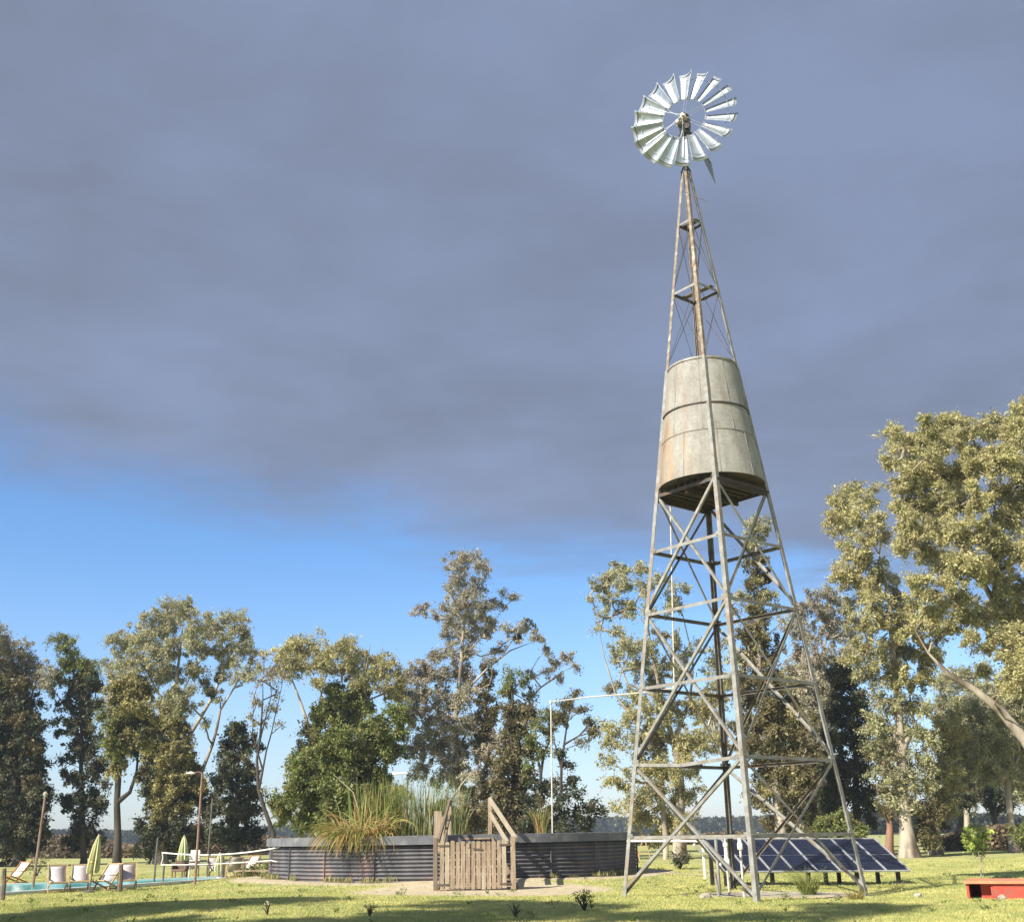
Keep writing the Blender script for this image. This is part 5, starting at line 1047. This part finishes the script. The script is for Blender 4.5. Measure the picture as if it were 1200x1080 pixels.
# leaf litter and weeds scattered over the lawn
n = 3000; y = 21+34*rng.random(n); x = (rng.random(n)*2-1)*(y*.52+2); k = ~in_pool(x, y) & (np.hypot(x-TC.x, y-TC.y) > TR+.2); x, y = x[k], y[k]; n = len(x)
C_ = np.stack([x, y, gz(x, y)+.035+.02*rng.random(n)], -1); D_ = rng.normal(size=(n, 3)); D_[:, 2] *= .3; S_ = np.cross(D_, rng.normal(0, .25, (n, 3))+np.array([0, 0, 1.])); S_ /= np.linalg.norm(S_, axis=1, keepdims=True)
cc_ = np.array([(.30, .20, .11), (.42, .33, .2), (.16, .11, .07), (.55, .47, .3)])[rng.integers(0, 4, n)]
o = leafmesh('leaf_litter', C_, D_, rng.uniform(.05, .13, n), rng.uniform(.02, .05, n), cc_, M_leaf, None, S_); tag(o, 'dry fallen leaves and bark strips scattered over the lawn', 'leaf litter', kind='stuff')
C_, D_, L_ = [], [], []
for i in range(170):
    y0 = 21+30*rng.random()**1.2; x0 = (rng.random()*2-1)*(y0*.5+1)
    if in_pool(x0, y0) or math.hypot(x0-TC.x, y0-TC.y) < TR+.3: continue
    m = rng.integers(8, 30); r_ = rng.uniform(.05, .2); a = rng.random(m)*6.283; q = rng.random(m)**.5*r_
    C_.append(np.stack([x0+np.cos(a)*q, y0+np.sin(a)*q, gzf(x0, y0)+.03+rng.random(m)*.07], -1)); d = np.stack([np.cos(a), np.sin(a), rng.uniform(.2, 1.5, m)], -1); D_.append(d); L_.append(rng.uniform(.04, .10, m))
C_ = np.concatenate(C_); D_ = np.concatenate(D_); L_ = np.concatenate(L_); u = rng.random((len(C_), 1))
o = leafmesh('weeds', C_, D_, L_, L_*.35, np.array([[.10, .15, .04]])*(1-u)+np.array([[.26, .30, .09]])*u, M_leaf, None); tag(o, 'low green weeds and clover dotted through the lawn', 'weeds', kind='stuff')
# weeds growing along the foot of the stock tank
a = rng.uniform(math.pi*1.02, math.pi*1.98, 2600); r_ = TR+.08+rng.random(2600)**2*.35; k = np.sin(a*23)+np.sin(a*9.1) > .1; a, r_ = a[k], r_[k]; x = TC.x+np.cos(a)*r_; y = TC.y+np.sin(a)*r_
k = (x < -4.2) | (x > 1.0); x, y, n = x[k], y[k], int(k.sum()); D_ = rng.normal(0, .35, (n, 3)); D_[:, 2] = 1; L_ = rng.uniform(.08, .3, n); u = rng.random((n, 1))
C_ = np.stack([x, y, gz(x, y)+L_*.45], -1); o = leafmesh('tank_weeds', C_, D_, L_, L_*.12, np.array([[.16, .19, .06]])*(1-u)+np.array([[.42, .36, .17]])*u, M_leaf, None); tag(o, 'dry weeds growing along the foot of the corrugated stock tank', 'weeds', kind='stuff')
# ---------------- trees behind the camera whose shade falls on the foreground ----------------
src = [o for o in COL.objects if o.name.startswith('tall_grey_tree')][0]
src2 = [o for o in COL.objects if o.name.startswith('round_green_tree')][0]
src3 = [o for o in COL.objects if o.name.startswith('ivy_clad_tree')][0]
SH = [(src3, -20.5, 14.2, 1.1, 0.3, 'dark ivy clad tree left of the photographer, nearest the pool side'), (src, -16, 5, 1.0, 2.1, 'tall grey tree behind the photographer, rightmost of the shade trees'), (src3, -19.5, 8.5, 1.05, 4.0, 'dark ivy clad tree beside the photographer, between the two other shade trees')]
for s_, x, y, k_, a_, lb in SH:
    c = copy_tree(s_); c.location = (x, y, 0); c.scale = (k_, k_, k_); c.rotation_euler = (0, 0, a_)
    tag(c, lb, 'tree', 'shade trees behind the viewpoint')

# ---------------- air ----------------
hm = bpy.data.materials.new('air'); hm.use_nodes = True; t = hm.node_tree; t.nodes.remove(t.nodes['Principled BSDF'])
pv = t.nodes.new('ShaderNodeVolumePrincipled'); pv.inputs['Color'].default_value = (.72, .84, 1, 1); pv.inputs['Density'].default_value = .00045; pv.inputs['Anisotropy'].default_value = .2
t.links.new(pv.outputs[0], t.nodes['Material Output'].inputs['Volume'])
o = MB().box((0, 350, 34), 3200, 1100, 70).build('haze', hm); tag(o, 'thin pale blue haze in the air over the whole place', 'haze', kind='stuff')
